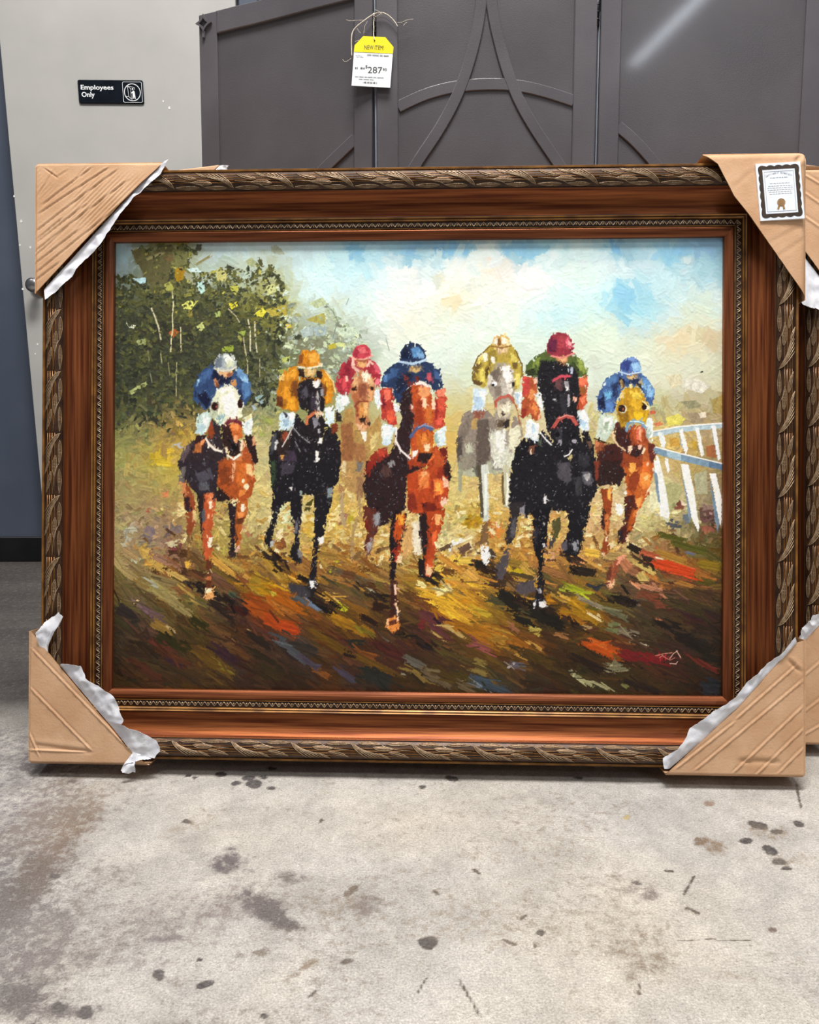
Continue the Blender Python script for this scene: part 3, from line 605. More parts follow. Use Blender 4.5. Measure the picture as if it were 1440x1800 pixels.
    def script(s, text, alpha=1.0, small=False):
        for ln in text.strip().split('\n'):
            ln = ln.strip()
            if not ln: continue
            k, t, c, *rest = ln.split()
            if small and k == 'P':               # second pass: only the small accents again
                q = np.array([[float(v) for v in r_.split(',')] for r_ in rest]); e = q.max(0)-q.min(0)
                if max(e) > 105 or min(e) > 75: continue
            col = hexc(c)
            if k == 'P':
                s.poly([tile_xy(t, *map(float, q.split(','))) for q in rest], col, alpha=alpha)
            elif k == 'L':
                s.line([tile_xy(t, *map(float, q.split(','))) for q in rest[1:]], col, max(1.3, float(rest[0])/TS)*SS)
            elif k == 'E':
                x, y, a, b = map(float, rest[0].split(',')); th = np.linspace(0, 6.2832, 15)[:-1]
                s.poly([tile_xy(t, x+a*math.cos(q), y+b*math.sin(q)) for q in th], col, rag=1.4)
            elif k == 'D':       # palette-knife dab: x,y,length,width,angle
                for q in rest:
                    x, y, l, w, a = map(float, q.split(',')); cx, cy = tile_xy(t, x, y)
                    s.stroke(cx, cy, l/TS/2*SS, w/TS/2*SS, math.radians(a), col, 1.3, .12, 1, .45)
    def scatter(s, n, box, ln, wd, ang, jit, hgt=1.0, mask=None, alpha=1.0, pull=6, streak=.06, hue=.02, rag=.5):
        x0, y0, x1, y1 = [q*SS for q in box]; R = s.rng; src = s.img.copy(); pull *= SS
        for _ in range(n):
            x = R.uniform(x0, x1); y = R.uniform(y0, y1); xi = int(x); yi = int(y)
            if not (0 <= xi < PW and 0 <= yi < PH) or (mask is not None and not mask(x/SS, y/SS)): continue
            sx = min(PW-1, max(0, int(x+R.normal()*pull))); sy = min(PH-1, max(0, int(y+R.normal()*pull)))
            c = src[sy, sx]*(1+R.normal()*jit)+R.normal(size=3)*hue
            a = ang(x/SS, y/SS) if callable(ang) else ang
            s.stroke(x, y, R.uniform(*ln)*SS, R.uniform(*wd)*SS, a+R.normal()*.25, np.clip(c, 0, 1), hgt*R.uniform(.6, 1.3), streak, alpha, rag)

    def inside(s, poly, x, y):
        r = False; n = len(poly)
        for i in range(n):
            ax, ay = poly[i]; bx, by = poly[(i+1) % n]
            if (ay > y) != (by > y) and x < (bx-ax)*(y-ay)/(by-ay)+ax: r = not r
        return r
    def leaves(s, n, size):
        R = s.rng
        crown = [(200, 492), (222, 484), (250, 492), (258, 470), (236, 440), (262, 436), (285, 426), (330, 422), (345, 440), (330, 470), (362, 478), (395, 468), (440, 474), (452, 455), (478, 470), (500, 500), (512, 530), (520, 560), (548, 588), (560, 560), (575, 530), (600, 560), (640, 590), (655, 605), (600, 650), (560, 690), (480, 705), (330, 715), (260, 740), (200, 745)]
        pal = ['2c3024 363a2c 3c4030 44482c 50522f', '44482c 4c4e2e 5a5c34 66683c 50502c', '6c6c3a 808040 94924a a8a44e 8a7e38', 'b8b458 c8c46a d4cc58 c4c490']
        pal = [[hexc(c) for c in p.split()] for p in pal]; pale = [hexc(c) for c in '98a888 b0bc9c 8c9480 c0cca8 788468 a8b4a8'.split()]
        for _ in range(n):
            x = R.uniform(200, 655); y = R.uniform(422, 745)
            if not s.inside(crown, x, y): continue
            up = (600-y)/170+.35*(x-300)/200
            k = up*1.25+R.normal()*.72+.22
            if x > 500+R.normal()*18: c = pale[R.integers(6)]; 
            else:
                p = pal[int(np.clip(k, 0, 2.6 if R.random() > .16 else 3.4))]; c = p[R.integers(len(p))]
            if x > 500 and R.random() < .45: continue
            a = R.uniform(0, 3.14); l = size*R.uniform(.5, 1.4)
            s.stroke((x-PX0)*SS, (y-PY0)*SS, l*SS, l*R.uniform(.35, .7)*SS, a, np.clip(c*(1+R.normal()*.08), 0, 1), 1.1*R.uniform(.7, 1.3), .12, 1, .8)
    def specks(s, ch, n, dark=.2):
        ys, xs = np.nonzero(ch & (s.img.sum(2) < dark*3)); R = s.rng
        if len(ys) < 50: return
        for i in R.integers(0, len(ys), int(len(ys)*n)):
            v = R.uniform(.25, .9)**1.4; c = np.array([v, v*.98, v*1.02])
            if R.random() < .55:      # broken cool greys inside the black coats
                v = R.uniform(.06, .30); s.stroke(xs[i], ys[i], R.uniform(1.2, 3.4)*SS, R.uniform(.5, 1.5)*SS, 1.4+R.normal()*.6, np.array([v, v*.95, v*1.05]), 1.1, .15, 1, .7); continue
            s.stroke(xs[i], ys[i], R.uniform(.5, 1.3)*SS, R.uniform(.35, .6)*SS, R.uniform(0, 3.14), np.clip(c, 0, 1), 1.2, .05, .8, .5)  # white specks put glints into the colour of the dark coats

    def soften(s, y0, y1, k):
        a = s.img[y0*SS:y1*SS]; r = k*SS
        for ax in (0, 1):
            for _ in range(2):
                q = np.pad(a, [(r, r) if i == ax else (0, 0) for i in range(3)], mode='edge'); c = np.cumsum(q, ax); n = a.shape[ax]
                c = np.concatenate([np.zeros_like(np.take(c, [0], ax)), c], ax)
                a = (np.take(c, np.arange(2*r, 2*r+n)+1, ax)-np.take(c, np.arange(n), ax))/(2*r+1)
        w = np.clip((y1*SS-np.arange(y0*SS, y1*SS))/(60.0*SS), 0, 1)[:, None, None]
        s.img[y0*SS:y1*SS] = a*w+s.img[y0*SS:y1*SS]*(1-w)

    def melt(s, ch, k):
        """wet-in-wet: lets the colours inside a figure run into one another a little"""
        ys, xs = np.nonzero(ch); y0, y1, x0, x1 = max(0, ys.min()-8), ys.max()+9, max(0, xs.min()-8), xs.max()+9
        a = s.img[y0:y1, x0:x1].copy(); m = ch[y0:y1, x0:x1].astype(float)[..., None]; n = m.copy(); v = a*m
        for ax in (0, 1):
            for _ in range(2):
                v = sum(np.roll(v, q, ax) for q in range(-k, k+1)); n = sum(np.roll(n, q, ax) for q in range(-k, k+1))
                n_ = (2*k+1); v = v/n_; n = n/n_
        b = v/np.maximum(n, 1e-6); t = np.where(s.n12[y0:y1, x0:x1, None] > .3, .85, .55)
        s.img[y0:y1, x0:x1] = np.where(m > 0, a*(1-t)+b*t, a)
    def fray(s, ch, n, pull):
        e = ch ^ (np.roll(ch, 4, 0) & np.roll(ch, -4, 0) & np.roll(ch, 4, 1) & np.roll(ch, -4, 1)); e |= (np.roll(ch, 3, 1) | np.roll(ch, -3, 1)) & ~ch
        ys, xs = np.nonzero(e); R = s.rng; src = s.img.copy()
        for i in R.integers(0, len(ys), int(len(ys)*n)):
            y, x = ys[i], xs[i]; sy = int(np.clip(y+R.normal()*pull*SS, 0, PH-1)); sx = int(np.clip(x+R.normal()*pull*SS, 0, PW-1))
            low = np.clip((y/SS-430)/120, 0, 1)
            if R.random() > .16+.5*low: continue
            s.stroke(x, y, R.uniform(1.0, 3.2+2*low)*SS, R.uniform(.5, 1.3)*SS, 1.5+R.normal()*.8, np.clip(src[sy, sx]*(1+R.normal()*.06), 0, 1), 1.0, .08, .85, .6)
    def grade(s):
        a = s.img; lum = (a*np.array([.3, .59, .11])).sum(2, keepdims=True); b = (a[..., 2:] > a[..., :1]+.02)
        cool = np.where(b & (a[..., 2:] > a[..., 1:2]) & (np.arange(PH)[:, None, None] > 165*SS), .78, 1.0); a = lum+(a-lum)*cool
        crim = np.clip((a[..., 0]-.3)*3, 0, 1)*np.clip((a[..., 2]-a[..., 1])*8, 0, 1); a[..., 2] -= crim*.06; a[..., 0] -= crim*.03
        y = np.arange(PH)[:, None]/SS; x = np.arange(PW)[None, :]/SS; g = np.clip((y-600+30*s.n12)/110, 0, 1)
        a *= (1-.22*g)[..., None]; a[..., 1] *= 1-.035*g
        f = np.clip((y-290)/60, 0, 1)*np.clip((600-y)/60, 0, 1); a[..., 1] *= 1-.02*f; s.img = a
SKY = '''
P 30 5c9fe0 280,90 430,60 500,170 480,195 380,200 330,160
P 30 7eb4e4 700,80 1040,90 1100,170 960,230 930,330 850,280 760,190
P 30 86b8e4 380,470 450,430 540,480 600,470 560,560 600,650 520,660 500,770 440,770 340,680 290,600
P 30 a4d0f0 300,580 380,520 420,640 350,690
P 30 e4e8d8 960,290 1010,230 1100,200 1090,260 1030,300
P 30 dcc49c 860,960 1000,900 1060,900 1050,1070 850,1075
P 30 c4b088 1140,880 1360,880 1365,1000 1280,1010 1180,970
P 20 6ca4e0 80,90 300,80 440,170 430,240 330,160 280,230 180,200
P 20 6ca4e0 350,90 520,80 480,170 450,240
P 20 78b0e4 720,90 900,90 1060,80 1160,150 1140,210 1000,250 950,290 920,250 760,230
P 20 e8ece4 260,290 340,150 430,230 470,320 460,470 350,500 250,450
P 20 e0e8e0 460,240 540,110 700,90 740,230 600,270 500,330
P 20 ecd4b8 590,310 660,280 830,280 760,330 600,360
P 20 f4f0ec 920,340 1000,310 1080,340 1090,480 1000,520 910,470
P 20 ecece4 1160,170 1260,150 1300,200 1230,230 1160,210
P 20 dcc898 110,380 200,370 240,440 210,480 160,430
P 20 dcc898 180,680 260,580 370,540 410,600 300,640 230,710
P 20 f0f0ec 0,430 120,430 180,540 80,600 0,590
P 20 eaf0e8 550,800 700,840 690,880 600,840
P 20 eaf0e8 720,820 830,830 820,880 740,860
P 10 78b4e8 700,100 830,90 900,180 860,260 760,200
P 10 7cb0e4 1160,150 1300,110 1440,120 1440,220 1370,260 1280,230
P 10 e4e8e0 1150,330 1290,230 1390,300 1300,400 1170,390
P 10 ecdcd0 1060,710 1130,700 1150,740 1080,750
L 20 98a8b0 10 1000,100 1090,160
L 30 7890b0 10 430,75 570,210
L 20 a0b4bc 8 490,350 455,440 490,520
L 20 98a8a8 7 550,800 710,850
'''
TREE = '''
P 00 6a6440 180,150 270,140 300,190 330,270 230,280
P 00 5c5838 240,270 330,190 480,110 560,100 540,290 520,420 560,470 430,480 330,450 290,360
P 00 707044 560,130 690,170 690,280 600,300 540,250
P 00 6c5838 470,200 560,190 560,260 500,250
D 00 8c8458 390,210,170,30,-20 840,240,150,22,-32
D 00 505040 790,130,50,60,10
P 00 98761c 580,330 630,300 670,340 650,420 600,440 575,390
P 00 a0a050 480,460 530,440 580,480 560,520 500,520
P 00 cccc68 640,650 720,600 770,640 720,690 660,680
P 00 d4c838 1060,630 1140,620 1150,660 1090,690
P 00 d0c840 1290,740 1370,670 1410,700 1370,760
P 00 b4b44c 1070,480 1160,470 1150,520 1090,520
P 00 b8c078 770,840 830,800 850,860 810,890
P 00 8c9460 230,970 310,950 320,1000 240,1010
P 00 d8dcc0 130,790 160,830 230,830 210,860 160,850
P 00 a85828 520,900 570,860 620,890 560,950
P 00 8a9838 1000,1030 1110,1010 1110,1070 1010,1070
P 00 98a860 940,720 990,700 990,750 950,760
P 00 90a048 1140,890 1220,880 1200,930
P 00 b8b470 950,350 990,300 1050,370 1040,430 960,440
P 00 a4ac80 1220,250 1270,215 1310,260 1300,310 1240,290
P 00 a8b8a8 1150,360 1270,340 1270,400 1200,420
P 00 c8e0dc 680,320 780,310 820,350 720,350
P 00 b0d0c8 780,440 840,430 850,520 810,560 790,510
P 00 b4d4e0 200,410 310,400 330,440 270,460
L 00 c4bc98 14 370,690 400,760 430,850 450,950
L 00 ccc498 12 555,540 565,640 555,750 560,860 545,960 540,1070
L 00 c0b890 11 630,860 632,980 635,1080
L 00 c8c0a0 12 1240,780 1260,900 1260,1050
L 00 c0b898 12 1300,800 1305,940 1320,1075
L 00 a8a080 10 1070,690 1130,750 1160,800
L 00 b8b090 8 1200,950 1215,1075
L 01 8c8868 8 335,40 345,110
L 01 8c8868 8 355,240 370,310
L 01 a09c70 9 450,60 460,140
L 01 98946c 9 595,140 590,300 590,480
L 01 b0a880 10 1215,30 1235,140 1235,230
L 01 a8a078 9 1345,110 1345,260
L 01 88845c 8 520,160 530,250
P 01 9ca468 160,400 240,350 320,310 330,340 230,390 190,440
P 01 88a0a0 1290,450 1370,430 1390,530 1320,520
P 01 a4ac68 1370,620 1430,600 1420,680
P 01 b89c3c 640,720 730,690 720,800 650,800
P 01 a8784c 560,760 620,750 620,800 580,800
P 01 a4a49c 550,880 640,860 640,910 560,920
P 01 b8a030 350,960 480,920 560,1000 600,1080 360,1080
P 10 c0c484 0,470 90,460 110,530 20,560
P 10 a89a40 0,690 190,650 200,740 60,750
P 10 a49c50 370,780 530,720 570,770 540,820 430,800
P 10 b0bc94 400,630 520,580 570,640 470,680
P 10 a4b4b0 320,880 430,830 440,920 350,940
P 10 98a8a8 430,850 560,830 560,920 460,930
P 10 c0d0b8 620,860 780,840 870,900 720,950
P 10 b4a83c 570,1010 640,990 650,1040 580,1050
P 10 c4cc88 640,990 730,990 730,1030 660,1025
P 10 a4b0a0 850,880 940,860 930,910 860,900
P 10 d0b848 190,820 240,820 240,850 200,860
P 10 a8b098 60,120 110,100 190,190 130,190 60,170
L 10 708070 8 615,700 660,790 620,940
L 10 809080 6 760,590 740,640
L 10 809088 6 1100,960 1125,1050
L 10 788478 7 560,650 620,710
P 11 94a050 30,600 90,600 100,680 20,690
P 11 a8b060 150,100 230,80 220,130 170,150
P 11 989c50 100,210 200,190 180,250
'''
MID = '''
P 31 d0c8a8 850,260 980,240 1010,330 900,380
P 31 d4d0c0 1000,300 1150,290 1250,350 1180,420 1050,380
P 31 8c8868 980,490 1120,480 1180,540 1060,560
P 31 98886c 1040,590 1160,590 1200,680 1090,690
P 31 e0d4bc 1140,600 1210,580 1215,630 1170,640
P 31 d4cc60 850,640 960,600 1030,650 980,700 870,710
P 31 c05c3c 700,580 750,570 760,600 710,610
P 31 c87850 740,690 800,670 830,700 760,720
P 31 a08c50 1260,480 1360,430 1360,600 1280,600
L 31 2a2820 14 1170,225 1182,222
P 31 986038 1210,900 1290,880 1310,1000 1220,990
P 31 bc9440 880,820 960,820 980,900 890,900
P 31 b89838 1080,840 1130,860 1130,930 1090,920
P 32 a4a470 830,210 930,190 1000,240 960,400 890,470
P 32 6c3c30 940,390 980,350 1000,420 970,430
P 32 d8c8a8 980,350 1040,390 1040,440 1000,400
P 32 607078 1000,490 1060,470 1060,560 1010,580
P 32 444c50 810,530 900,560 1030,590 1040,610 890,600
P 32 a4a480 1100,120 1220,90 1230,300 1130,300
P 32 887060 1150,420 1290,390 1290,440 1170,450
P 32 5c4038 1150,450 1290,440 1300,560 1170,560
P 32 84503c 1160,580 1290,590 1290,640 1180,640
P 32 d8d8ac 700,270 780,290 790,460 710,460
P 02 74686a 290,640 330,590 390,600 400,660 350,700 300,690
P 02 c8b48c 250,500 290,580 310,610 270,590
P 02 a0583c 270,420 370,430 360,470 290,460
P 02 c88050 460,290 520,270 520,330 480,330
P 02 7c3840 540,810 650,730 640,800 560,830
P 02 c8bc90 480,740 560,720 630,710 560,790
P 02 786860 470,580 640,580 640,650 520,660
P 02 a8a488 110,620 220,540 200,690 140,780 120,700
P 02 b09048 230,760 350,790 450,900 560,1010 540,1060 380,990 280,870
P 02 a0a480 140,900 240,870 260,930 170,950
P 02 d0c084 600,380 660,370 660,500 600,500
P 02 6c4c34 960,450 1020,450 1020,540 980,540
P 02 a0704c 1210,640 1270,620 1280,680 1230,690
P 12 c8d0a0 120,440 170,370 230,440 240,560 130,560
P 12 a46c3c 200,580 260,590 270,650 220,640
P 12 7c4824 110,740 160,680 220,760 160,800
P 12 e0d0a0 100,640 170,600 170,690 110,740
P 12 c4a444 330,490 450,490 450,700 330,640
P 12 484418 370,390 440,340 430,400 400,480
P 12 e8d08c 590,480 690,380 680,520 640,590 570,650
P 12 a8982c 750,480 820,460 820,560 760,570
P 12 8c6050 670,480 740,470 740,570 670,580
P 12 a4a020 600,920 670,890 690,960 610,1000
P 12 e8e0c0 1010,930 1070,930 1070,980 1020,980
P 12 98805c 760,760 810,740 820,860 770,880
P 12 e4dcc8 740,900 800,880 800,920 750,940
P 22 a8841c 380,570 470,480 570,500 580,590 470,620
P 22 e0b848 270,850 380,840 390,960 290,970
P 22 e8ece0 230,760 300,720 430,680 430,720 330,760 220,810
P 22 c47c38 640,560 780,540 790,640 650,700
P 22 e0c8a8 700,550 760,520 740,610 710,600
P 22 b0981c 810,940 960,930 980,990 900,1030 810,1000
P 22 c09068 1130,830 1230,820 1240,900 1150,920
P 22 9c5c3c 1350,880 1440,860 1440,940 1380,930
P 22 201c1c 520,930 600,920 660,980 600,1030 540,990
P 22 d4d090 920,560 1020,540 1030,620 960,640
'''
EARTH = '''
D 03 9c8c54 470,110,330,110,36 620,230,260,60,36 330,60,160,50,30
D 03 a4a890 350,20,140,40,30
D 03 6c5454 350,280,260,70,34
D 03 302824 150,300,220,110,30
D 03 9c7c34 470,430,230,90,30
D 03 d8bc78 540,440,110,26,38
D 03 34300f 560,560,330,90,24 800,380,180,70,30
D 03 6c3424 420,580,260,50,32
D 03 58301a 560,700,380,70,32 300,800,360,60,32
D 03 6c5018 930,740,400,110,34
D 03 8c7c28 960,740,180,30,34
D 03 3c242c 1050,680,300,70,36 560,740,180,40,30
D 03 2c2018 1000,270,300,60,36 1120,420,100,40,60 1330,540,260,60,32
D 03 e4c88c 1240,450,60,20,20 230,190,60,18,-30
D 03 a84c10 1330,250,280,170,34
D 03 9c7c24 1350,60,220,140,30
D 03 401c14 1150,260,200,90,30
D 03 506048 1090,150,60,90,10
D 03 6c4420 1150,640,260,50,34
D 13 b05c0c 200,180,380,120,28
D 13 c84c10 150,400,330,120,24
D 13 d04810 230,440,180,60,14
D 13 a87c14 20,60,120,150,40
D 13 c8b038 80,110,60,50,70
D 13 50585c 250,640,330,70,38 330,170,140,50,38
D 13 6c84b0 450,240,110,36,30
D 13 201818 420,140,220,90,36 560,270,160,50,36
D 13 c8c828 690,240,140,60,26
D 13 e0d070 640,160,90,30,60
D 13 a87818 760,400,400,100,24
D 13 80701c 920,460,180,40,20
D 13 301c10 700,620,330,50,30 950,360,180,50,30 1050,250,160,90,20
D 13 54241c 680,520,220,40,30 1120,620,300,80,22
D 13 705014 560,540,400,80,32 980,760,420,80,28
D 13 8c5018 500,820,220,60,36 880,650,260,40,28
D 13 4c4450 400,740,240,50,36 740,860,200,60,36
D 13 2c2c24 1010,880,280,140,20 820,580,140,60,20
D 13 6c6858 1090,520,160,36,34 1350,740,220,70,26
D 13 8c7434 1360,850,240,50,36
D 13 7c2c28 1420,390,70,110,10
D 13 a09c80 1260,845,60,24,10 970,90,90,40,10
D 23 e8b430 170,180,360,90,20 330,300,330,70,30
D 23 f0dc90 230,80,150,90,-20 30,40,90,60,20
D 23 d09020 430,190,300,60,28
D 23 d0b030 560,280,220,60,24
D 23 b87818 380,420,640,90,28 640,490,260,90,24
D 23 c89430 720,530,160,90,30
D 23 a86818 900,560,200,80,24
D 23 d8a848 1060,590,150,36,30 1000,640,120,36,28 930,690,130,26,26
D 23 6c3838 130,340,220,90,20 190,450,240,60,30
D 23 301820 170,370,90,50,30
D 23 a85850 570,590,180,70,18
D 23 d8b868 190,510,160,18,36 330,460,220,36,36
D 23 5c4c20 500,760,280,70,28 250,640,300,60,30
D 23 94803c 540,820,170,50,20 560,740,120,60,20
D 23 3c5868 640,940,360,80,22
D 23 7c98a8 560,950,240,18,34
D 23 686470 900,760,140,40,10
D 23 c8c4b8 840,770,90,22,-36
D 23 201c14 830,180,260,110,30 1150,330,400,120,24 950,360,160,80,30
D 23 4c482c 720,200,180,60,36 960,280,120,30,20
D 23 d0c058 1050,450,120,70,24
D 23 a87048 850,420,70,50,60 890,450,60,36,40
D 23 a87018 1390,330,260,110,30 1190,170,90,110,80
D 23 c8a040 1350,180,200,60,24
D 23 9ca030 1390,80,160,60,24
D 23 503c14 1080,700,330,90,22 300,880,420,70,30
D 23 706040 160,880,330,60,34 430,960,220,50,36
D 23 b07c44 1300,500,120,50,10
D 23 b0a888 1410,830,90,40,30
D 33 a87c18 120,300,330,100,24 60,200,160,80,30
D 33 98a020 50,90,140,60,26
D 33 988c6c 190,210,220,44,26 500,480,220,60,24
D 33 c8c09c 560,520,110,40,-40 650,570,90,24,20
D 33 7c8450 380,420,110,110,20
D 33 e8d090 235,325,44,40,60
D 33 c8a868 130,430,100,44,10
D 33 d8580c 270,610,330,110,24
D 33 e87020 220,560,220,40,24
D 33 a86014 420,670,100,60,40
D 33 801c1c 640,690,420,80,10
D 33 783020 1220,770,220,50,26
D 33 7c4028 760,160,330,80,14 830,230,150,50,0
D 33 c88860 690,60,260,40,14
D 33 a83c18 1040,5,90,24,14
D 33 241c14 460,180,180,80,20 870,400,260,90,20 1090,560,400,110,28
D 33 303438 190,60,120,60,30 1260,960,160,160,0
D 33 40301c 480,360,330,70,22 680,560,330,40,20
D 33 6c6c4c 400,300,200,50,24
D 33 8c8860 370,780,180,100,-10
D 33 c0c088 340,800,90,24,-60
D 33 b8b880 90,890,240,30,34 260,950,180,26,26
D 33 848448 480,950,70,40,40
D 33 2a1c12 640,960,420,60,20 130,740,330,60,24
D 33 503018 700,790,300,40,26
D 33 c87850 790,345,70,30,10
D 33 40341c 1000,230,400,80,20 1180,240,260,60,20
D 32 98702c 900,870,280,70,20
D 32 c03c14 900,960,420,100,17 990,1010,200,60,14
D 32 a85030 700,850,180,60,20
D 32 5c6478 1070,835,90,24,16
D 32 4c4c18 1060,780,330,60,16 900,690,260,50,14
D 32 7c6418 1240,940,200,80,10
D 32 d8c8a0 790,880,90,16,14
D 32 b8a058 660,960,220,60,30 640,1050,100,90,60
D 32 a86c48 480,930,130,90,50
D 32 241c14 100,1000,230,80,10 560,790,120,60,30
D 32 d4905c 60,890,120,50,20
D 32 d0a840 180,830,140,70,10
D 22 d0b048 120,1000,200,60,-20 420,900,120,60,0
D 22 604838 420,790,120,60,-30
D 22 4c3020 790,1050,140,50,10
'''
FENCE = '''
P 31 a4c4d4 735,765 960,722 1130,706 1365,692 1365,732 1160,750 980,768 740,812
L 31 f2f2e2 12 735,762 960,720 1130,704 1365,688
P 31 dce8e0 780,770 822,770 852,860 838,912 808,900
P 31 e6ece0 968,745 1002,740 1052,920 1030,972 1000,890
P 31 e8ece0 1113,725 1150,730 1197,970 1170,992
P 31 e8ece4 1263,710 1302,710 1347,1012 1318,1022
P 31 88a8bc 1262,730 1280,800 1318,1000 1305,960
P 31 88a8bc 968,760 1000,890 1020,950 985,880
P 31 6c94b8 750,905 1000,972 1360,1056 1360,1112 1000,1032 745,962
P 31 94bcd4 860,935 990,970 990,1025 860,990
P 31 4c78a0 1240,1030 1360,1060 1360,1112 1240,1085
L 31 f2f2e2 11 750,900 1000,966 1360,1052
P 31 e8ece0 760,975 790,1000 800,1080 770,1080
P 31 e8ece0 840,1000 870,1005 880,1080 862,1080
P 32 e8eee0 740,0 795,0 850,250 885,480 872,540 800,500 770,250
P 32 7090a8 735,70 772,130 802,380 778,370
P 32 f0f2e4 838,0 870,0 888,90 866,112
P 32 f0f2e0 985,30 1052,30 1102,250 1152,600 1142,640 1068,480 1020,200
P 32 7490a8 978,60 1022,210 1082,490 1062,570 1030,300
P 32 f0f2e0 1243,110 1302,110 1357,350 1350,600 1320,500 1280,250
P 32 6484a0 1243,140 1290,330 1334,560 1320,650 1290,520 1258,250
P 32 c8ccb0 790,490 880,520 870,560 830,520
'''
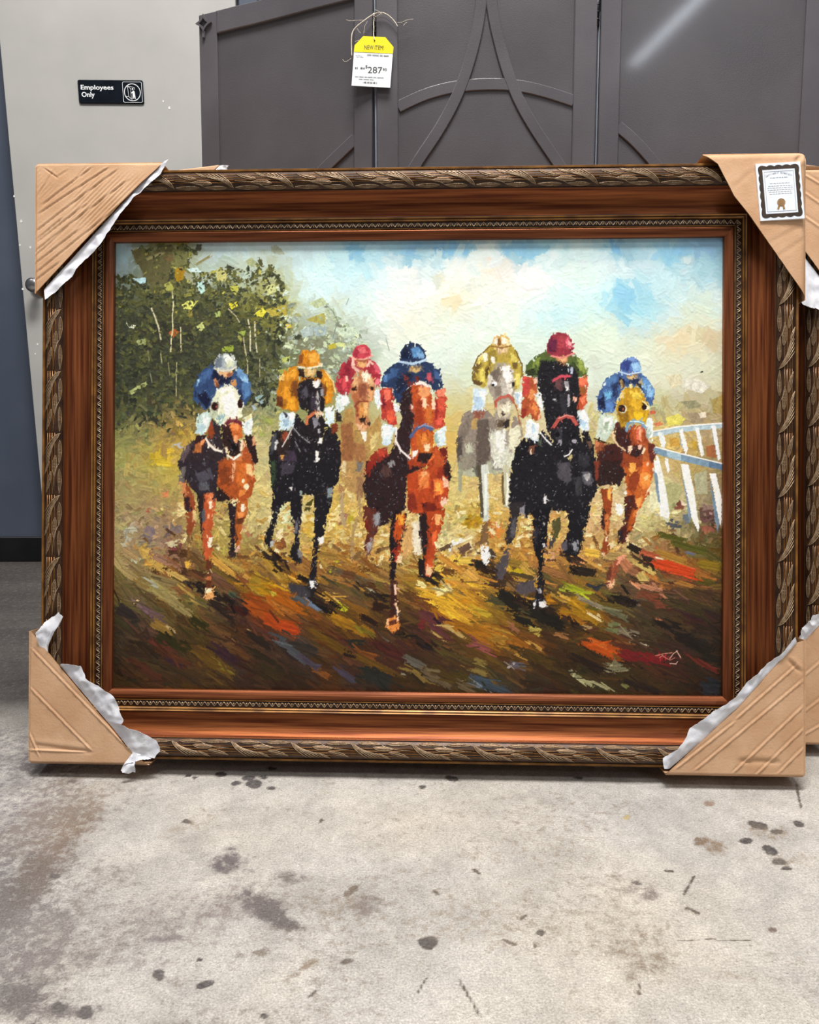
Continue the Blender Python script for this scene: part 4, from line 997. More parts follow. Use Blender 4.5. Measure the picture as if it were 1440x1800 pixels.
FIG = ['''
P 11 a8854c 740,560 800,540 820,700 880,760 960,720 1040,600 1060,700 1050,800 960,960 930,1080 690,1080 690,860 690,700
P 11 8c5c38 690,700 780,680 810,860 800,1080 700,1080
P 11 d0b878 960,800 1050,760 1000,900 950,960
P 11 986840 800,860 900,880 930,1080 820,1080
P 12 a88450 690,0 920,0 890,200 840,300 740,260 690,150
P 12 dcc898 690,0 730,0 735,130 700,120
P 12 8c6848 840,150 900,120 890,330 830,360
P 12 6c6864 835,20 890,10 880,80 840,90
P 12 9c7448 670,200 730,260 720,330 680,300
L 12 b09870 30 700,300 700,480 720,580
L 12 a08458 24 860,330 850,480 800,640 790,860
P 11 a22a36 640,340 660,240 690,160 760,100 800,90 960,110 1030,170 1050,230 1040,340 990,360 960,240 830,220 790,280 770,430 730,440 650,390
P 11 882030 660,330 740,150 790,130 780,280 740,300 700,270
P 11 d84a50 690,290 730,280 750,390 710,390
P 11 f0b8a8 728,262 750,262 757,310 735,310
P 11 d85868 985,150 1040,180 1040,230 1000,220
P 11 f07080 1000,290 1035,290 1035,345 1000,340
L 11 e0b0a0 20 800,110 800,180 850,215
L 11 e0b0a0 16 930,170 950,130 975,150
P 11 c03a48 795,90 800,40 830,-10 870,-25 920,-20 955,20 965,80 940,105 870,112 820,105
P 11 d86468 840,10 900,0 920,50 860,60
P 11 982838 800,80 815,30 840,20 840,95
L 11 f0a898 13 790,92 830,112 900,112 965,84
P 11 d8a068 825,112 925,115 925,170 880,192 835,175
P 11 a05c38 825,112 925,112 920,135 830,130
P 11 c8d4d0 650,440 700,430 760,450 765,500 720,560 690,590 645,590 640,500
P 11 eef0ec 690,450 755,460 750,510 700,530
P 11 dce8f0 985,400 1040,380 1050,520 1030,570 1000,500
P 11 2c2420 640,580 690,600 690,680 645,660
P 11 b47850 820,230 880,200 950,240 990,300 1000,380 980,480 945,520 940,640 965,690 940,730 880,760 840,730 820,680 820,560 790,480 770,400 780,340 800,290
P 11 d0a070 790,290 840,250 850,360 800,350
P 11 d8a878 950,250 990,310 990,360 930,340
P 11 e8dcc0 875,230 930,215 945,270 930,322 890,310
P 11 8a4c34 860,330 920,330 930,420 900,470 860,460 845,380
P 11 d09868 930,400 980,390 975,470 940,500
P 11 a86038 790,440 850,400 860,480 820,520
P 11 c88848 850,500 930,490 935,620 870,640 840,610
P 11 e0b070 895,505 930,500 930,610 900,620
P 11 8c3c28 820,540 850,500 850,620 830,640
L 11 7c3828 10 820,530 860,490 930,490
E 11 301810 805,380,20,14
E 11 301810 972,374,14,16
P 11 2a1a14 855,645 912,635 915,672 870,682
P 11 2a1a14 925,690 960,672 950,715
P 11 d8a880 820,690 850,700 930,720 900,765 850,745
P 11 f0e8d8 870,765 922,765 920,850 890,830
''','''
P 21 867a6e 400,610 470,570 620,560 690,640 720,740 830,740 870,620 930,660 950,800 880,900 850,1080 360,1080 345,900 360,760
P 21 5c5048 540,660 640,650 645,900 640,1080 530,1080 520,860
P 21 786c60 360,780 440,640 500,640 430,820 380,1080 350,1000
P 21 b8b8a0 420,880 480,870 510,1000 450,1060
P 21 c8c8b8 640,760 820,740 840,860 800,1080 680,1080
P 21 e4e4d8 700,770 800,760 790,930 720,980
P 21 d8d4b8 830,740 920,700 935,840 860,960 820,900
P 21 9c9484 790,760 830,740 820,900 780,930
P 21 4c4440 345,820 400,800 390,1000 360,1050
P 22 a8a890 370,0 840,0 830,110 750,120 640,110 470,150 380,120
P 22 5c5850 480,10 560,0 590,110 530,150
P 22 787470 665,0 760,0 750,90 670,80
L 22 909078 30 380,30 380,160 378,260
L 22 c8ccc0 62 600,60 600,250 603,380 605,520
L 22 504838 26 545,60 560,150 565,260 575,380 578,500
L 22 e0e4d8 22 610,130 612,300 608,480
L 22 b8b498 50 790,60 795,200 800,330 800,400
L 22 6a5838 20 765,120 765,260 775,380
L 22 e4e4d4 18 805,120 810,250 800,390
P 22 745838 580,560 630,540 640,740 560,760
P 22 e8e8e0 560,770 650,770 652,870 622,945 570,880
P 22 3c3028 640,780 700,830 700,900 655,880
P 21 8c8478 380,980 520,940 520,1075 380,1078
P 22 888070 360,-30 500,-60 520,60 400,90
P 22 d0d0c0 680,-60 800,-80 790,60 690,70
P 22 5c5048 520,-40 650,-60 600,60 540,60
P 22 c8c8b0 800,-60 880,-80 840,60 800,70
P 21 b09a40 490,290 500,180 530,90 620,10 660,-30 840,-30 900,60 945,170 940,250 910,370 870,390 860,240 640,240 620,330 590,370 500,320
P 21 8c7830 600,60 700,20 720,120 640,160
P 21 d8c860 555,190 600,180 605,320 560,335
P 21 e0d070 520,110 580,60 600,110 530,150
P 21 dccc6c 880,240 920,240 925,330 890,345
P 21 d0c060 830,40 890,90 900,140 840,120
P 21 6a5428 510,150 575,140 545,230 500,290
P 21 5c4820 600,190 650,150 640,240 610,300
P 21 6a5428 850,140 895,140 895,200 860,200
P 21 5c4424 490,290 580,320 560,350 500,330
P 21 e8e4c8 580,60 620,50 632,120 590,112
P 21 ece8d8 655,80 690,90 695,150 670,140
L 21 6c5424 9 490,300 500,180 540,90 640,0
L 21 6c5424 9 880,30 940,160 940,250
P 21 a8903c 700,10 840,10 830,80 760,95 710,70
P 20 c8a460 670,1010 680,940 720,915 780,915 825,950 832,1010 800,1032 690,1032
P 20 f4e0cc 690,960 720,945 715,1005 690,1000
P 20 f4e4d0 755,930 790,950 785,1000 760,1005
P 20 e8d8a8 790,950 820,960 820,1005 800,1010
P 20 7a5428 715,960 745,940 745,1010 720,1020
L 20 7a5428 8 665,1020 750,1035 835,1018
P 20 d8b890 700,1035 820,1035 800,1080 720,1080
P 21 c4d8e8 500,370 610,380 632,410 600,520 570,572 490,570
P 21 e4eef4 560,400 630,410 600,480 550,480
P 21 a8c4dc 510,450 580,450 580,540 510,550
P 21 dce8f0 865,410 940,400 950,560 930,570 890,520
P 21 a8c0d0 870,420 900,420 910,520 890,510
P 21 8a5040 490,580 605,570 590,640 500,650
P 21 b09058 490,650 540,640 520,740 480,740
P 21 9a8f80 650,250 700,160 760,140 820,150 860,220 870,320 870,440 840,560 830,650 820,730 760,740 710,720 690,640 700,540 680,460 650,420 630,340
P 21 6a5e54 650,240 740,165 735,260 700,330 655,300
P 21 d0c8bc 625,290 660,240 680,300 640,350
P 21 f0ece4 740,180 820,160 850,240 860,300 800,330 770,260
P 21 b8b0a4 740,280 800,330 850,330 850,440 780,450 740,380
P 21 e4dccc 800,330 850,340 860,400 820,440
P 21 7c7064 690,360 750,350 750,440 700,450
P 21 c8bca0 710,540 830,480 842,600 800,640 720,620
P 21 e8e0c8 750,530 820,500 830,580 770,600
L 21 b85848 24 700,540 700,490 745,455 820,442 852,470
E 21 f4f4f0 690,332,24,22
E 21 18161a 677,343,14,10
E 21 28201c 860,335,14,22
P 21 3c302a 745,590 790,600 770,630
P 21 584838 700,660 830,650 822,722 720,725
P 21 302824 760,690 825,650 822,720 790,740
L 21 a85c3c 8 860,480 900,580 920,700
''','''
P 01 2e2428 700,880 760,840 870,830 910,650 990,720 1010,870 1050,990 980,1080 600,1080 640,960
P 01 5c4c50 660,900 740,860 700,960 640,1060 610,1070
P 01 a44c24 980,1080 1010,1000 1110,1010 1180,960 1200,830 1240,930 1290,1060 1290,1080
P 01 c87038 1120,1010 1190,970 1200,1080 1120,1080
P 01 8c3c1c 870,740 910,660 930,740 920,820 890,830
P 02 2a2228 600,0 980,0 960,200 980,330 930,380 780,300 700,220 640,160
P 02 484450 760,120 900,60 930,160 800,200
P 02 54545c 790,200 870,190 900,260 800,270
P 02 68605c 640,60 680,40 660,180 600,220
P 02 a44a1c 980,0 1290,0 1302,180 1270,300 1230,370 1150,360 1060,340 960,220
P 02 c86424 1130,30 1220,20 1230,200 1160,260 1130,180
P 02 7c3818 980,40 1080,60 1080,200 990,220
P 02 f4bc80 1220,22 1280,32 1287,150 1225,112
P 02 f0b48c 1098,5 1130,5 1112,160 1092,200
E 02 f8d8b0 1225,232,22,28
E 02 f8d8b0 1195,180,14,20
P 02 d87c34 1160,270 1220,250 1200,310 1160,330
P 02 241818 930,230 1000,260 1100,330 1060,365 960,365
P 02 8a4020 660,200 700,200 775,420 762,560 722,690 690,640 680,500 660,380
P 02 2a1c20 660,330 700,320 720,430 680,470
P 02 d0b078 740,440 772,450 762,540 735,555
P 02 c88050 640,190 680,190 680,300 650,320
L 02 6c4c24 18 705,680 705,760 695,900
P 02 d8a840 670,910 712,900 717,962 680,975
P 02 2a1c1c 780,300 845,330 850,560 835,760 820,700 800,520
P 02 b85028 840,300 930,285 947,400 922,560 912,640 922,780 892,900 850,890 830,760 830,560 840,430
P 02 d87848 860,300 930,290 930,400 870,380
P 02 4c5460 810,460 845,440 850,540 820,560
P 02 fcdcc0 888,368 912,368 912,432 890,432
P 02 e8a078 870,480 892,478 892,520 872,520
P 02 fce0c8 888,690 916,688 908,782 880,782
P 02 5a2c18 860,890 912,890 905,1080 870,1080
P 02 c06c3c 865,1050 905,1040 905,1080 870,1080
P 03 5a2c18 865,0 905,0 915,70 860,70
P 03 e0a060 855,62 922,70 932,150 890,165 845,160 850,100
P 03 fcdcb4 850,70 920,75 900,110 860,105
P 02 241a20 1060,390 1140,370 1132,560 1110,870 1060,830 1080,600
P 02 b05820 1140,370 1240,360 1230,480 1190,570 1172,790 1130,830 1122,560 1130,460
P 02 e08848 1150,470 1215,460 1190,520 1150,520
P 02 5c3018 1140,520 1210,510 1180,570 1130,570
P 02 fce8cc 1175,388 1206,388 1202,452 1175,452
P 02 302424 1060,820 1110,830 1150,830 1110,880 1070,860
P 02 e0b0a0 1120,800 1160,760 1165,800 1130,825
P 01 2c4878 740,470 750,340 790,250 870,170 930,160 950,240 1100,250 1130,180 1200,230 1250,300 1270,420 1220,520 1190,500 1150,380 1060,330 950,400 900,520 880,590 830,560 770,500
P 01 3c6098 800,260 900,190 920,240 850,290 800,330
P 01 284070 790,320 900,290 920,380 870,420 800,380
P 01 6c9ccc 800,415 860,385 880,440 840,482
P 01 6090c4 1120,190 1180,202 1250,290 1210,330 1150,260
P 01 4878b0 1180,330 1250,320 1262,420 1200,480
P 01 94c4e0 780,290 800,280 800,320 785,320
P 01 88b8dc 1200,260 1240,290 1230,320 1190,300
P 01 141a38 930,200 1000,260 1100,280 1060,340 960,340 910,300
P 01 141a38 750,390 800,480 870,560 900,470 840,390 800,430
P 01 1c2448 1140,370 1180,400 1190,480 1170,480
P 01 b88058 920,290 945,278 980,340 950,362
P 01 6c3c28 945,300 985,350 955,375
P 01 c88c50 1090,330 1130,288 1138,340 1100,352
P 01 9aa4a8 935,190 932,120 970,70 1020,55 1090,60 1125,110 1132,180 1080,217 1000,222
P 01 e4e8dc 1010,70 1090,72 1122,130 1050,150
P 01 667280 950,110 1000,90 1005,180 945,192
P 01 c8ccb0 1060,120 1120,140 1110,180 1050,180
L 01 d0ccb8 12 940,195 1010,215 1090,205 1132,180
P 01 d8a878 970,222 1100,217 1090,262 1030,277 990,260
P 01 8c5038 1060,235 1095,235 1085,262 1050,270
P 01 dcdcc0 960,380 1060,330 1130,370 1160,440 1190,540 1192,620 1150,660 1060,660 1000,720 960,690 900,610 893,540 930,450
P 01 f4f4e4 1000,450 1110,390 1152,560 1120,640 1040,620
P 01 f4f4e4 970,390 1060,350 1090,380 1000,420
P 01 b4bca0 900,560 960,560 990,680 960,690 905,620
P 01 88a8ac 960,620 1040,595 1010,680 980,695
P 01 c8ccb4 920,460 980,450 960,500 920,500
E 01 8c8478 940,535,40,42
E 01 28120e 938,535,30,36
E 01 8a4838 955,540,10,14
E 01 28120e 1168,512,24,38
E 01 f0ece0 1195,520,8,24
P 01 2c1a18 1000,710 1080,700 1110,800 1172,860 1180,950 1100,1000 1040,960 1010,860
P 01 c06028 1070,700 1140,680 1182,730 1182,820 1120,840 1080,780
P 01 e88848 1090,690 1150,690 1160,740 1100,750
P 01 6a2430 1020,700 1060,652 1150,650 1192,690 1180,722 1140,690 1080,680 1030,730
P 01 e09868 1115,800 1145,800 1140,870 1115,860
P 01 ecd0b0 1030,905 1052,900 1062,962 1040,955
P 01 ecd0b0 1155,845 1195,838 1192,930 1165,945 1170,890
P 01 100c0c 1085,880 1140,880 1140,930 1090,940
L 01 ecdccc 20 860,830 890,880 940,925 995,942
L 01 ecdccc 16 1060,985 1110,1010 1172,970
P 01 bcd0c8 790,600 880,580 912,640 880,740 840,790 760,782 770,680
P 01 eaf2ec 830,610 895,640 870,720 830,722
P 01 a8c8d0 790,700 850,690 830,780 770,770
P 01 dce8e8 1190,640 1270,600 1282,680 1270,790 1220,802 1190,720
P 01 e0d8a0 1200,640 1270,605 1270,640 1210,665
P 01 301c1c 770,800 850,790 870,850 800,960 740,940
P 01 a86030 760,880 820,860 812,950 740,955
P 01 d88c58 815,840 855,830 840,880 810,885
P 01 281818 1210,810 1290,800 1332,1040 1300,1062 1240,930
P 01 d09068 1280,810 1295,810 1300,890 1280,890
''','''
P 11 1c181c 70,760 150,750 240,760 290,600 390,720 440,880 520,860 560,700 640,760 690,860 690,1080 40,1080 45,900
P 11 484850 60,800 110,770 100,900 60,980
P 11 3c3040 130,960 270,930 290,1080 120,1080
P 12 1a171c 45,0 680,0 672,170 600,280 450,310 330,310 240,370 170,360 80,340 60,200
P 12 1a171c 70,330 190,340 120,470 90,600 60,780 10,800 0,700 60,540
P 12 1a171c 230,320 345,300 332,560 310,700 330,820 342,930 230,890 240,800 280,680 240,480
P 12 1a171c 450,310 620,280 600,420 560,520 550,660 490,720 480,830 465,1080 400,1080 440,800 450,600
P 12 30402c 60,0 100,0 100,160 60,250
P 12 7a8890 568,245 612,240 610,325 572,330
P 12 68646c 280,540 310,530 300,640 270,660
P 12 a8a8a4 50,730 90,720 80,770 50,780
P 12 787474 290,790 330,780 335,910 310,880
P 12 3c3640 140,20 280,10 260,110 150,140
P 12 e8e4e0 222,240 250,235 248,275
P 12 8c9c94 320,270 345,270 335,310 320,310
P 12 f4ece4 480,700 540,690 532,742 500,762
P 12 f0e8e0 200,905 235,895 228,925
P 13 201c1e 395,0 465,0 450,120 420,160 380,100
P 13 f0f0ea 402,0 452,0 450,58 422,76
P 13 383438 200,20 380,60 420,150 330,150 250,120
L 11 908c90 8 270,740 320,800 400,860
L 11 807c80 7 280,860 320,940
P 11 b4741c 110,420 130,300 180,220 250,175 300,170 320,270 480,270 510,190 560,230 620,320 632,400 610,480 550,530 530,430 500,330 340,330 310,440 312,560 280,590 170,560 105,520
P 11 d89028 180,350 230,365 232,480 170,470
P 11 e09828 210,470 270,460 285,570 190,560
P 11 d89430 200,230 290,200 290,260 190,300
P 11 dc9830 520,240 570,260 612,340 560,340
P 11 cc8420 560,400 622,390 612,490 560,512
P 11 5c3018 107,440 160,450 172,550 112,525
P 11 6c3c18 240,340 295,280 305,440 240,440
P 11 6c3c18 520,340 560,360 560,430 530,430
P 11 f0c070 130,280 170,240 180,260 140,310
L 11 f0d090 8 560,235 620,310 634,390
P 11 c07818 302,160 308,90 340,40 400,25 470,30 497,90 507,160 440,180 350,176
P 11 e0a040 390,60 475,50 490,140 410,150
P 11 7a4418 305,150 315,70 350,55 345,165
L 11 e0d0b0 15 305,178 400,192 507,168
P 11 c8a060 350,200 460,195 467,240 420,272 360,257
P 11 e0c088 390,210 450,205 440,245 400,250
P 11 2a1a14 308,195 350,200 372,280 312,262
P 11 2a1a14 470,210 520,220 512,290 472,272
P 11 1e181c 310,330 380,285 460,285 520,330 545,440 542,560 520,620 552,680 540,760 500,862 440,882 400,840 390,740 380,660 400,580 330,560 298,450
P 11 484450 330,400 380,340 400,450 350,480
P 11 38323c 420,420 460,420 470,560 420,560
P 11 eee8e2 433,305 490,302 498,350 465,372 440,350
P 11 b8b4b0 472,400 492,400 496,570 474,580
P 11 8c8890 505,380 535,380 535,440 510,440
P 11 7c7884 430,640 480,640 490,700 450,740
L 11 c06840 22 380,690 388,640 440,602 480,590
P 11 e0c4a0 450,590 525,585 525,612 460,612
P 11 c4dce8 150,590 280,598 272,680 210,755 130,742 130,640
P 11 eef4f4 220,600 278,600 265,660 220,660
P 11 90b0c4 160,660 220,650 220,710 180,720
P 11 3c3444 165,580 215,620 190,640
P 11 cce4f4 545,550 632,540 632,660 590,702 550,682
P 11 f0f4f4 560,550 600,545 595,590 560,600
P 11 2c201e 130,750 240,760 240,850 200,1000 110,970
P 11 8a4028 170,770 212,770 200,860 170,870
P 11 c8ccc8 95,860 115,850 105,930 90,930
L 11 c0c0bc 9 245,740 200,830 160,900
P 11 c08848 140,975 170,975 165,1010 140,1010
P 11 70301c 600,700 650,690 662,760 612,780
P 11 e8e4dc 460,940 488,940 485,1035 465,1042
P 11 f0ece4 495,820 522,815 515,870 488,872
P 11 a8a4a8 480,740 500,740 500,780 485,780
''','''
P 11 2a1a1c 1110,980 1190,860 1310,1000 1330,1080 930,1080 960,1000 1040,1030
P 11 8c2c1c 930,1080 950,1000 1015,930 1050,1030 1010,1080
P 12 2a1a1c 920,0 1460,0 1440,60 1290,130 1270,440 1180,480 1120,560 1040,590 930,400 893,250
P 12 4c3430 1040,80 1130,20 1150,120 1080,160
P 12 8c2418 930,0 1010,0 960,80 915,140
P 12 888488 1110,20 1160,0 1150,60
P 12 b0401a 1290,120 1440,70 1640,0 1664,100 1672,200 1650,350 1620,420 1560,470 1440,490 1290,450
P 12 8c2c18 1500,200 1580,60 1620,60 1600,300 1540,380
P 12 e07838 1385,100 1485,95 1485,235 1400,265
P 12 f0a068 1420,100 1470,90 1470,130 1420,130
P 22 ec7430 135,160 220,180 232,290 150,320
P 22 f8a048 150,200 200,200 200,270 160,270
P 22 f4b898 222,140 276,180 272,235 230,242
P 22 f0c0a8 200,380 250,330 260,390 220,420
P 12 7c2818 1290,300 1360,300 1380,440 1290,440
P 22 6c2014 20,380 140,380 200,440 60,470
P 12 5a2a20 895,400 1010,440 1042,590 990,690 970,800 925,870 898,780 930,640 900,540
P 12 88888c 980,490 1040,450 1042,560 990,610
P 12 a09898 920,770 980,690 972,780 932,850
P 12 6c2018 905,520 950,540 940,640 905,600
P 12 dcd0b8 1320,560 1400,540 1425,720 1400,870 1350,820 1330,700
P 12 c89c60 1260,600 1340,580 1330,800 1270,900 1240,800
P 12 1e1418 1140,560 1180,440 1290,480 1250,700 1215,860 1180,1000 1172,1080 1130,1080 1140,900 1130,700
P 12 b84818 1165,600 1215,470 1275,490 1250,650 1215,770 1165,700
P 12 f4a038 1200,490 1262,470 1255,570 1215,580
P 12 9c2c18 1165,800 1230,760 1235,860 1190,930
P 12 ecc8a0 1200,870 1240,840 1235,910 1210,920
P 13 3a1c14 1135,0 1200,0 1202,170 1217,330 1210,470 1160,490 1110,430 1140,250
P 13 d8843c 1100,350 1200,320 1217,380 1205,450 1160,478 1105,430
P 13 5c2814 1120,370 1190,350 1190,390 1130,410
P 13 f4b890 1105,350 1120,350 1118,430 1105,430
L 13 f8c0a8 18 1180,50 1185,120
L 13 f8c0a0 16 1188,210 1206,290 1206,350
P 22 241818 5,470 90,480 95,700 72,910 45,900 28,760 15,600
P 22 a83c18 70,460 245,440 222,560 182,680 152,800 142,960 110,1045 60,1040 60,900 80,800 90,640
P 22 f4a868 152,480 208,490 190,580 160,580
P 22 e46430 128,650 175,630 152,760 128,760
P 22 c84c20 70,920 130,860 140,960 100,1000
P 22 f8b890 70,955 132,960 110,1035 68,1025
P 22 1c1414 0,880 60,900 60,1060 10,1060
P 11 c8dce8 1070,690 1130,700 1182,730 1140,870 1110,892 1060,882 1060,780
P 11 eef4f8 1080,720 1130,720 1130,800 1085,800
P 11 dce0e0 1165,500 1222,540 1200,590 1170,570
P 11 8a2c20 1025,920 1110,900 1112,990 1040,1042
P 11 b83c28 1030,930 1080,920 1080,980 1040,990
P 21 d0e4f4 150,770 252,710 252,880 200,902 150,850
P 21 90a8a0 140,790 170,790 190,870 160,870
P 21 6c2018 190,920 262,900 275,1080 220,1050
P 22 301818 222,0 276,0 302,150 280,200 230,100
P 21 a83c1c 130,920 180,880 220,1080 130,1080
P 11 1f3258 1050,330 1080,230 1160,160 1240,120 1440,130 1460,130 1510,150 1590,220 1607,300 1612,372 1530,402 1500,340 1400,300 1330,330 1250,420 1232,510 1180,500 1160,370 1055,360
P 11 305488 1080,270 1160,190 1220,200 1200,260 1100,310
P 11 4c78b4 1085,255 1108,252 1105,310 1080,320
P 11 161f3c 1180,300 1300,220 1340,260 1260,380 1200,420
P 11 3c5c94 1530,200 1580,240 1590,300 1540,280
P 11 b84858 1460,240 1500,225 1512,300 1480,318
P 11 b0382c 1040,372 1155,370 1162,500 1190,620 1202,700 1150,712 1060,650 1050,520
P 11 e46850 1080,385 1142,385 1132,470 1082,475
P 11 701c28 1060,440 1100,470 1100,540 1065,560
P 11 dc5438 1100,580 1162,565 1190,650 1140,692
P 11 7c1c1c 1150,420 1165,520 1180,560 1150,550
P 21 b8402c 160,390 246,370 252,560 232,722 150,742 130,720 150,600 150,450
P 21 ec8060 170,388 242,380 236,440 172,442
P 21 cc4c34 180,460 240,460 235,570 190,590
P 21 8c2420 155,460 180,500 170,640 150,660
P 21 e05844 180,640 220,630 210,700 170,700
P 11 1c2c50 1220,112 1230,40 1270,-20 1330,-45 1390,-30 1440,20 1462,90 1440,132 1320,150 1230,132
P 11 4c84bc 1320,5 1390,-5 1440,50 1420,110 1340,90
P 11 70a4d4 1380,50 1440,60 1440,100 1390,100
P 11 0e1838 1230,100 1250,20 1300,0 1310,100
L 11 a4c0d8 18 1220,132 1330,150 1400,135 1462,112
P 11 c8a870 1285,180 1422,168 1412,212 1370,237 1310,212
P 11 8c6c48 1285,178 1420,165 1415,185 1300,195
P 11 2c1a1c 1240,420 1330,350 1352,480 1360,640 1330,760 1310,990 1200,880 1190,780 1250,640 1220,560
P 11 98503c 1310,520 1340,520 1350,590 1320,580
P 11 7c2c24 1240,240 1270,250 1342,340 1310,352
P 11 702420 1360,260 1385,270 1400,330 1375,335
P 11 9c3818 1300,960 1420,1000 1530,880 1560,960 1650,1080 1290,1080
P 11 b84c20 1540,900 1600,960 1640,1080 1530,1080
P 11 b4481e 1330,350 1380,330 1480,330 1502,400 1530,520 1542,600 1520,700 1522,760 1530,900 1500,1010 1440,1042 1340,1020 1322,900 1320,800 1340,740 1360,640 1340,520 1320,420
P 11 943418 1360,480 1420,470 1440,700 1380,720 1360,640
P 11 e09460 1385,365 1480,345 1502,430 1440,462 1390,430
P 11 f4c4a0 1425,460 1462,460 1462,560 1430,542
P 11 c86828 1460,540 1520,560 1510,680 1460,690
P 11 f0c8a8 1510,470 1542,490 1542,562 1515,562
P 11 e8d8cc 1320,520 1345,540 1335,570
L 11 ecdcd4 22 1375,332 1420,322 1472,352
P 11 c05c1c 1370,780 1500,760 1527,880 1510,960 1400,952 1370,880
P 11 dc7c30 1400,790 1470,770 1480,860 1420,880
P 11 f8c8a0 1440,880 1492,880 1490,942 1450,942
P 11 281818 1390,960 1522,952 1500,1022 1440,1052 1380,1032
P 11 e46c30 1500,1000 1530,960 1535,990 1470,1060
L 11 4a5c90 24 1325,800 1380,735 1440,712 1512,742
L 11 8c98b8 9 1390,725 1440,704 1500,720
P 11 ece0d8 1340,945 1382,935 1372,985 1340,982
L 11 ecdcd8 16 1190,730 1188,850 1230,930 1310,1002
''','''
P 21 1a181c 850,1080 900,900 960,820 1080,850 1120,740 1230,860 1260,960 1460,1080
P 22 1a181c 850,0 1640,0 1650,160 1590,330 1500,430 1350,455 1190,445 1030,485 900,425 820,395 825,200
P 22 4a464c 1250,20 1370,10 1392,180 1330,205 1260,150
P 32 58565c 80,100 180,95 182,230 110,210
P 32 a09c9c 110,120 170,110 160,170 120,165
P 32 38363a 20,150 90,140 90,300 40,320
P 22 2c2628 820,380 962,370 920,480 890,560 880,680 840,745 800,765 780,690 810,580 830,480
P 22 88848c 920,430 960,400 960,480 925,500
P 22 545054 840,560 880,500 880,660 830,700
P 22 4c4448 800,770 832,850 790,1010 760,1080 710,1060 700,960 760,860
P 23 4c4448 880,40 960,10 1060,0 1060,90 960,140 900,110
P 22 18161a 960,380 1000,380 990,520 965,520
P 22 141216 1030,430 1202,420 1172,560 1162,760 1130,840 1120,1000 1132,1080 1075,1080 1090,900 1060,850 1033,720 1040,600
P 22 e0dcdc 1135,330 1160,310 1155,390 1138,380
P 22 b8b4b8 1125,550 1145,560 1140,590
P 22 c8c4c8 1120,750 1150,745 1140,790
P 22 302c34 1050,600 1080,600 1080,760 1050,740
P 23 1c181c 1085,0 1137,0 1130,110 1157,180 1162,245 1090,252 1033,232 1070,120
P 23 f0ece8 1090,192 1150,182 1162,240 1100,242
P 23 d8d4d8 1035,215 1065,170 1060,235
P 23 c0bcc4 1095,70 1120,90 1110,120
P 22 18161a 1340,450 1560,400 1535,560 1490,680 1470,800 1430,862 1340,852 1290,800 1290,760 1340,690 1360,560
P 22 8c8c94 1380,740 1430,720 1440,790 1410,830
P 22 504c54 1290,760 1340,720 1350,800 1310,820
P 22 4c4828 1210,540 1290,500 1290,620 1220,740
P 22 403c38 1190,690 1240,700 1210,800 1180,790
P 21 4c5c2c 965,240 980,160 1050,90 1150,40 1420,60 1440,90 1490,130 1530,200 1525,262 1440,272 1400,250 1360,150 1240,130 1100,200 1072,272
P 21 7c8c3c 1050,110 1112,90 1100,160 1030,190
P 21 8c9c48 1430,90 1502,150 1522,240 1460,210
P 21 2c341c 970,220 1040,200 1070,250 990,260
P 21 343c20 1390,110 1440,180 1440,250 1400,240
P 21 a84c28 945,260 1075,280 1070,400 1050,480 1100,560 1112,640 1060,672 1000,600 950,642 930,600 940,450
P 21 c04038 950,270 1012,280 1000,420 942,440
P 21 d88850 1015,380 1060,400 1030,470 1000,450
P 21 dc8040 1000,520 1050,500 1095,560 1060,630
P 21 8c2c20 935,560 980,560 960,640 930,640
P 21 f0b8a0 1040,285 1072,285 1070,330 1050,330
P 21 f0a880 1085,610 1108,600 1100,660 1085,660
P 31 b84828 40,290 140,260 147,340 130,440 142,500 90,572 50,572 60,450
P 31 f0704c 60,278 140,268 137,350 60,352
P 31 8c5428 65,360 130,360 120,430 75,420
P 31 e87850 70,460 130,440 100,530
P 21 dce8ec 980,680 1010,650 1060,690 1097,700 1080,850 1040,842 960,812
P 21 f4f8f8 1000,690 1050,720 1030,790 980,780
P 21 a8c8d8 1020,720 1050,700 1060,780 1030,780
P 21 f0f4f0 1075,420 1110,410 1132,560 1112,582 1080,500
P 31 d8e8f0 45,590 110,560 150,640 157,740 100,772 50,680
P 31 f4f8f8 100,570 140,640 130,690 90,640
P 31 a8c8e0 70,650 130,680 110,740 70,700
P 31 1a181c 0,560 50,690 95,860 190,950 235,1080 0,1080
P 31 2e2c32 60,960 160,980 150,1080 60,1080
P 21 141216 880,920 960,820 1072,850 1080,900 1030,980 960,1000 850,1080
P 21 6a4030 1000,900 1062,880 1040,965 1010,965
P 21 f0d8b8 1010,930 1030,920 1025,970 1012,970
P 31 181418 90,770 150,760 192,880 202,960 150,962 100,862
P 31 5c4438 140,850 170,850 190,900 160,920
P 21 4c5444 1090,850 1120,820 1110,900
P 21 18161a 1080,210 1120,120 1230,120 1330,150 1400,170 1442,240 1462,400 1440,560 1462,700 1452,840 1400,960 1330,1012 1260,962 1230,860 1170,760 1140,600 1120,450 1080,380
P 21 5c3c3c 1230,300 1300,290 1310,380 1250,390
P 21 38343c 1240,760 1300,720 1300,840 1250,850
P 21 2c2a30 1280,430 1340,420 1340,600 1290,600
L 21 c84858 22 1225,300 1290,265 1365,262
P 21 9a9498 1318,305 1362,310 1367,390 1340,395
P 21 f0ece8 1330,350 1362,370 1355,395 1340,390
P 21 b0acb0 1350,430 1370,430 1370,535 1352,535
P 21 c0bcc0 1215,470 1250,465 1235,490
P 21 f0b098 1400,450 1440,450 1435,490 1415,500
L 21 b04c44 28 1225,720 1265,660 1340,622 1390,640 1425,690
L 21 d88c80 9 1280,640 1340,615 1390,625
E 21 9c98a0 1412,850,22,18
E 21 8c8890 1282,852,16,14
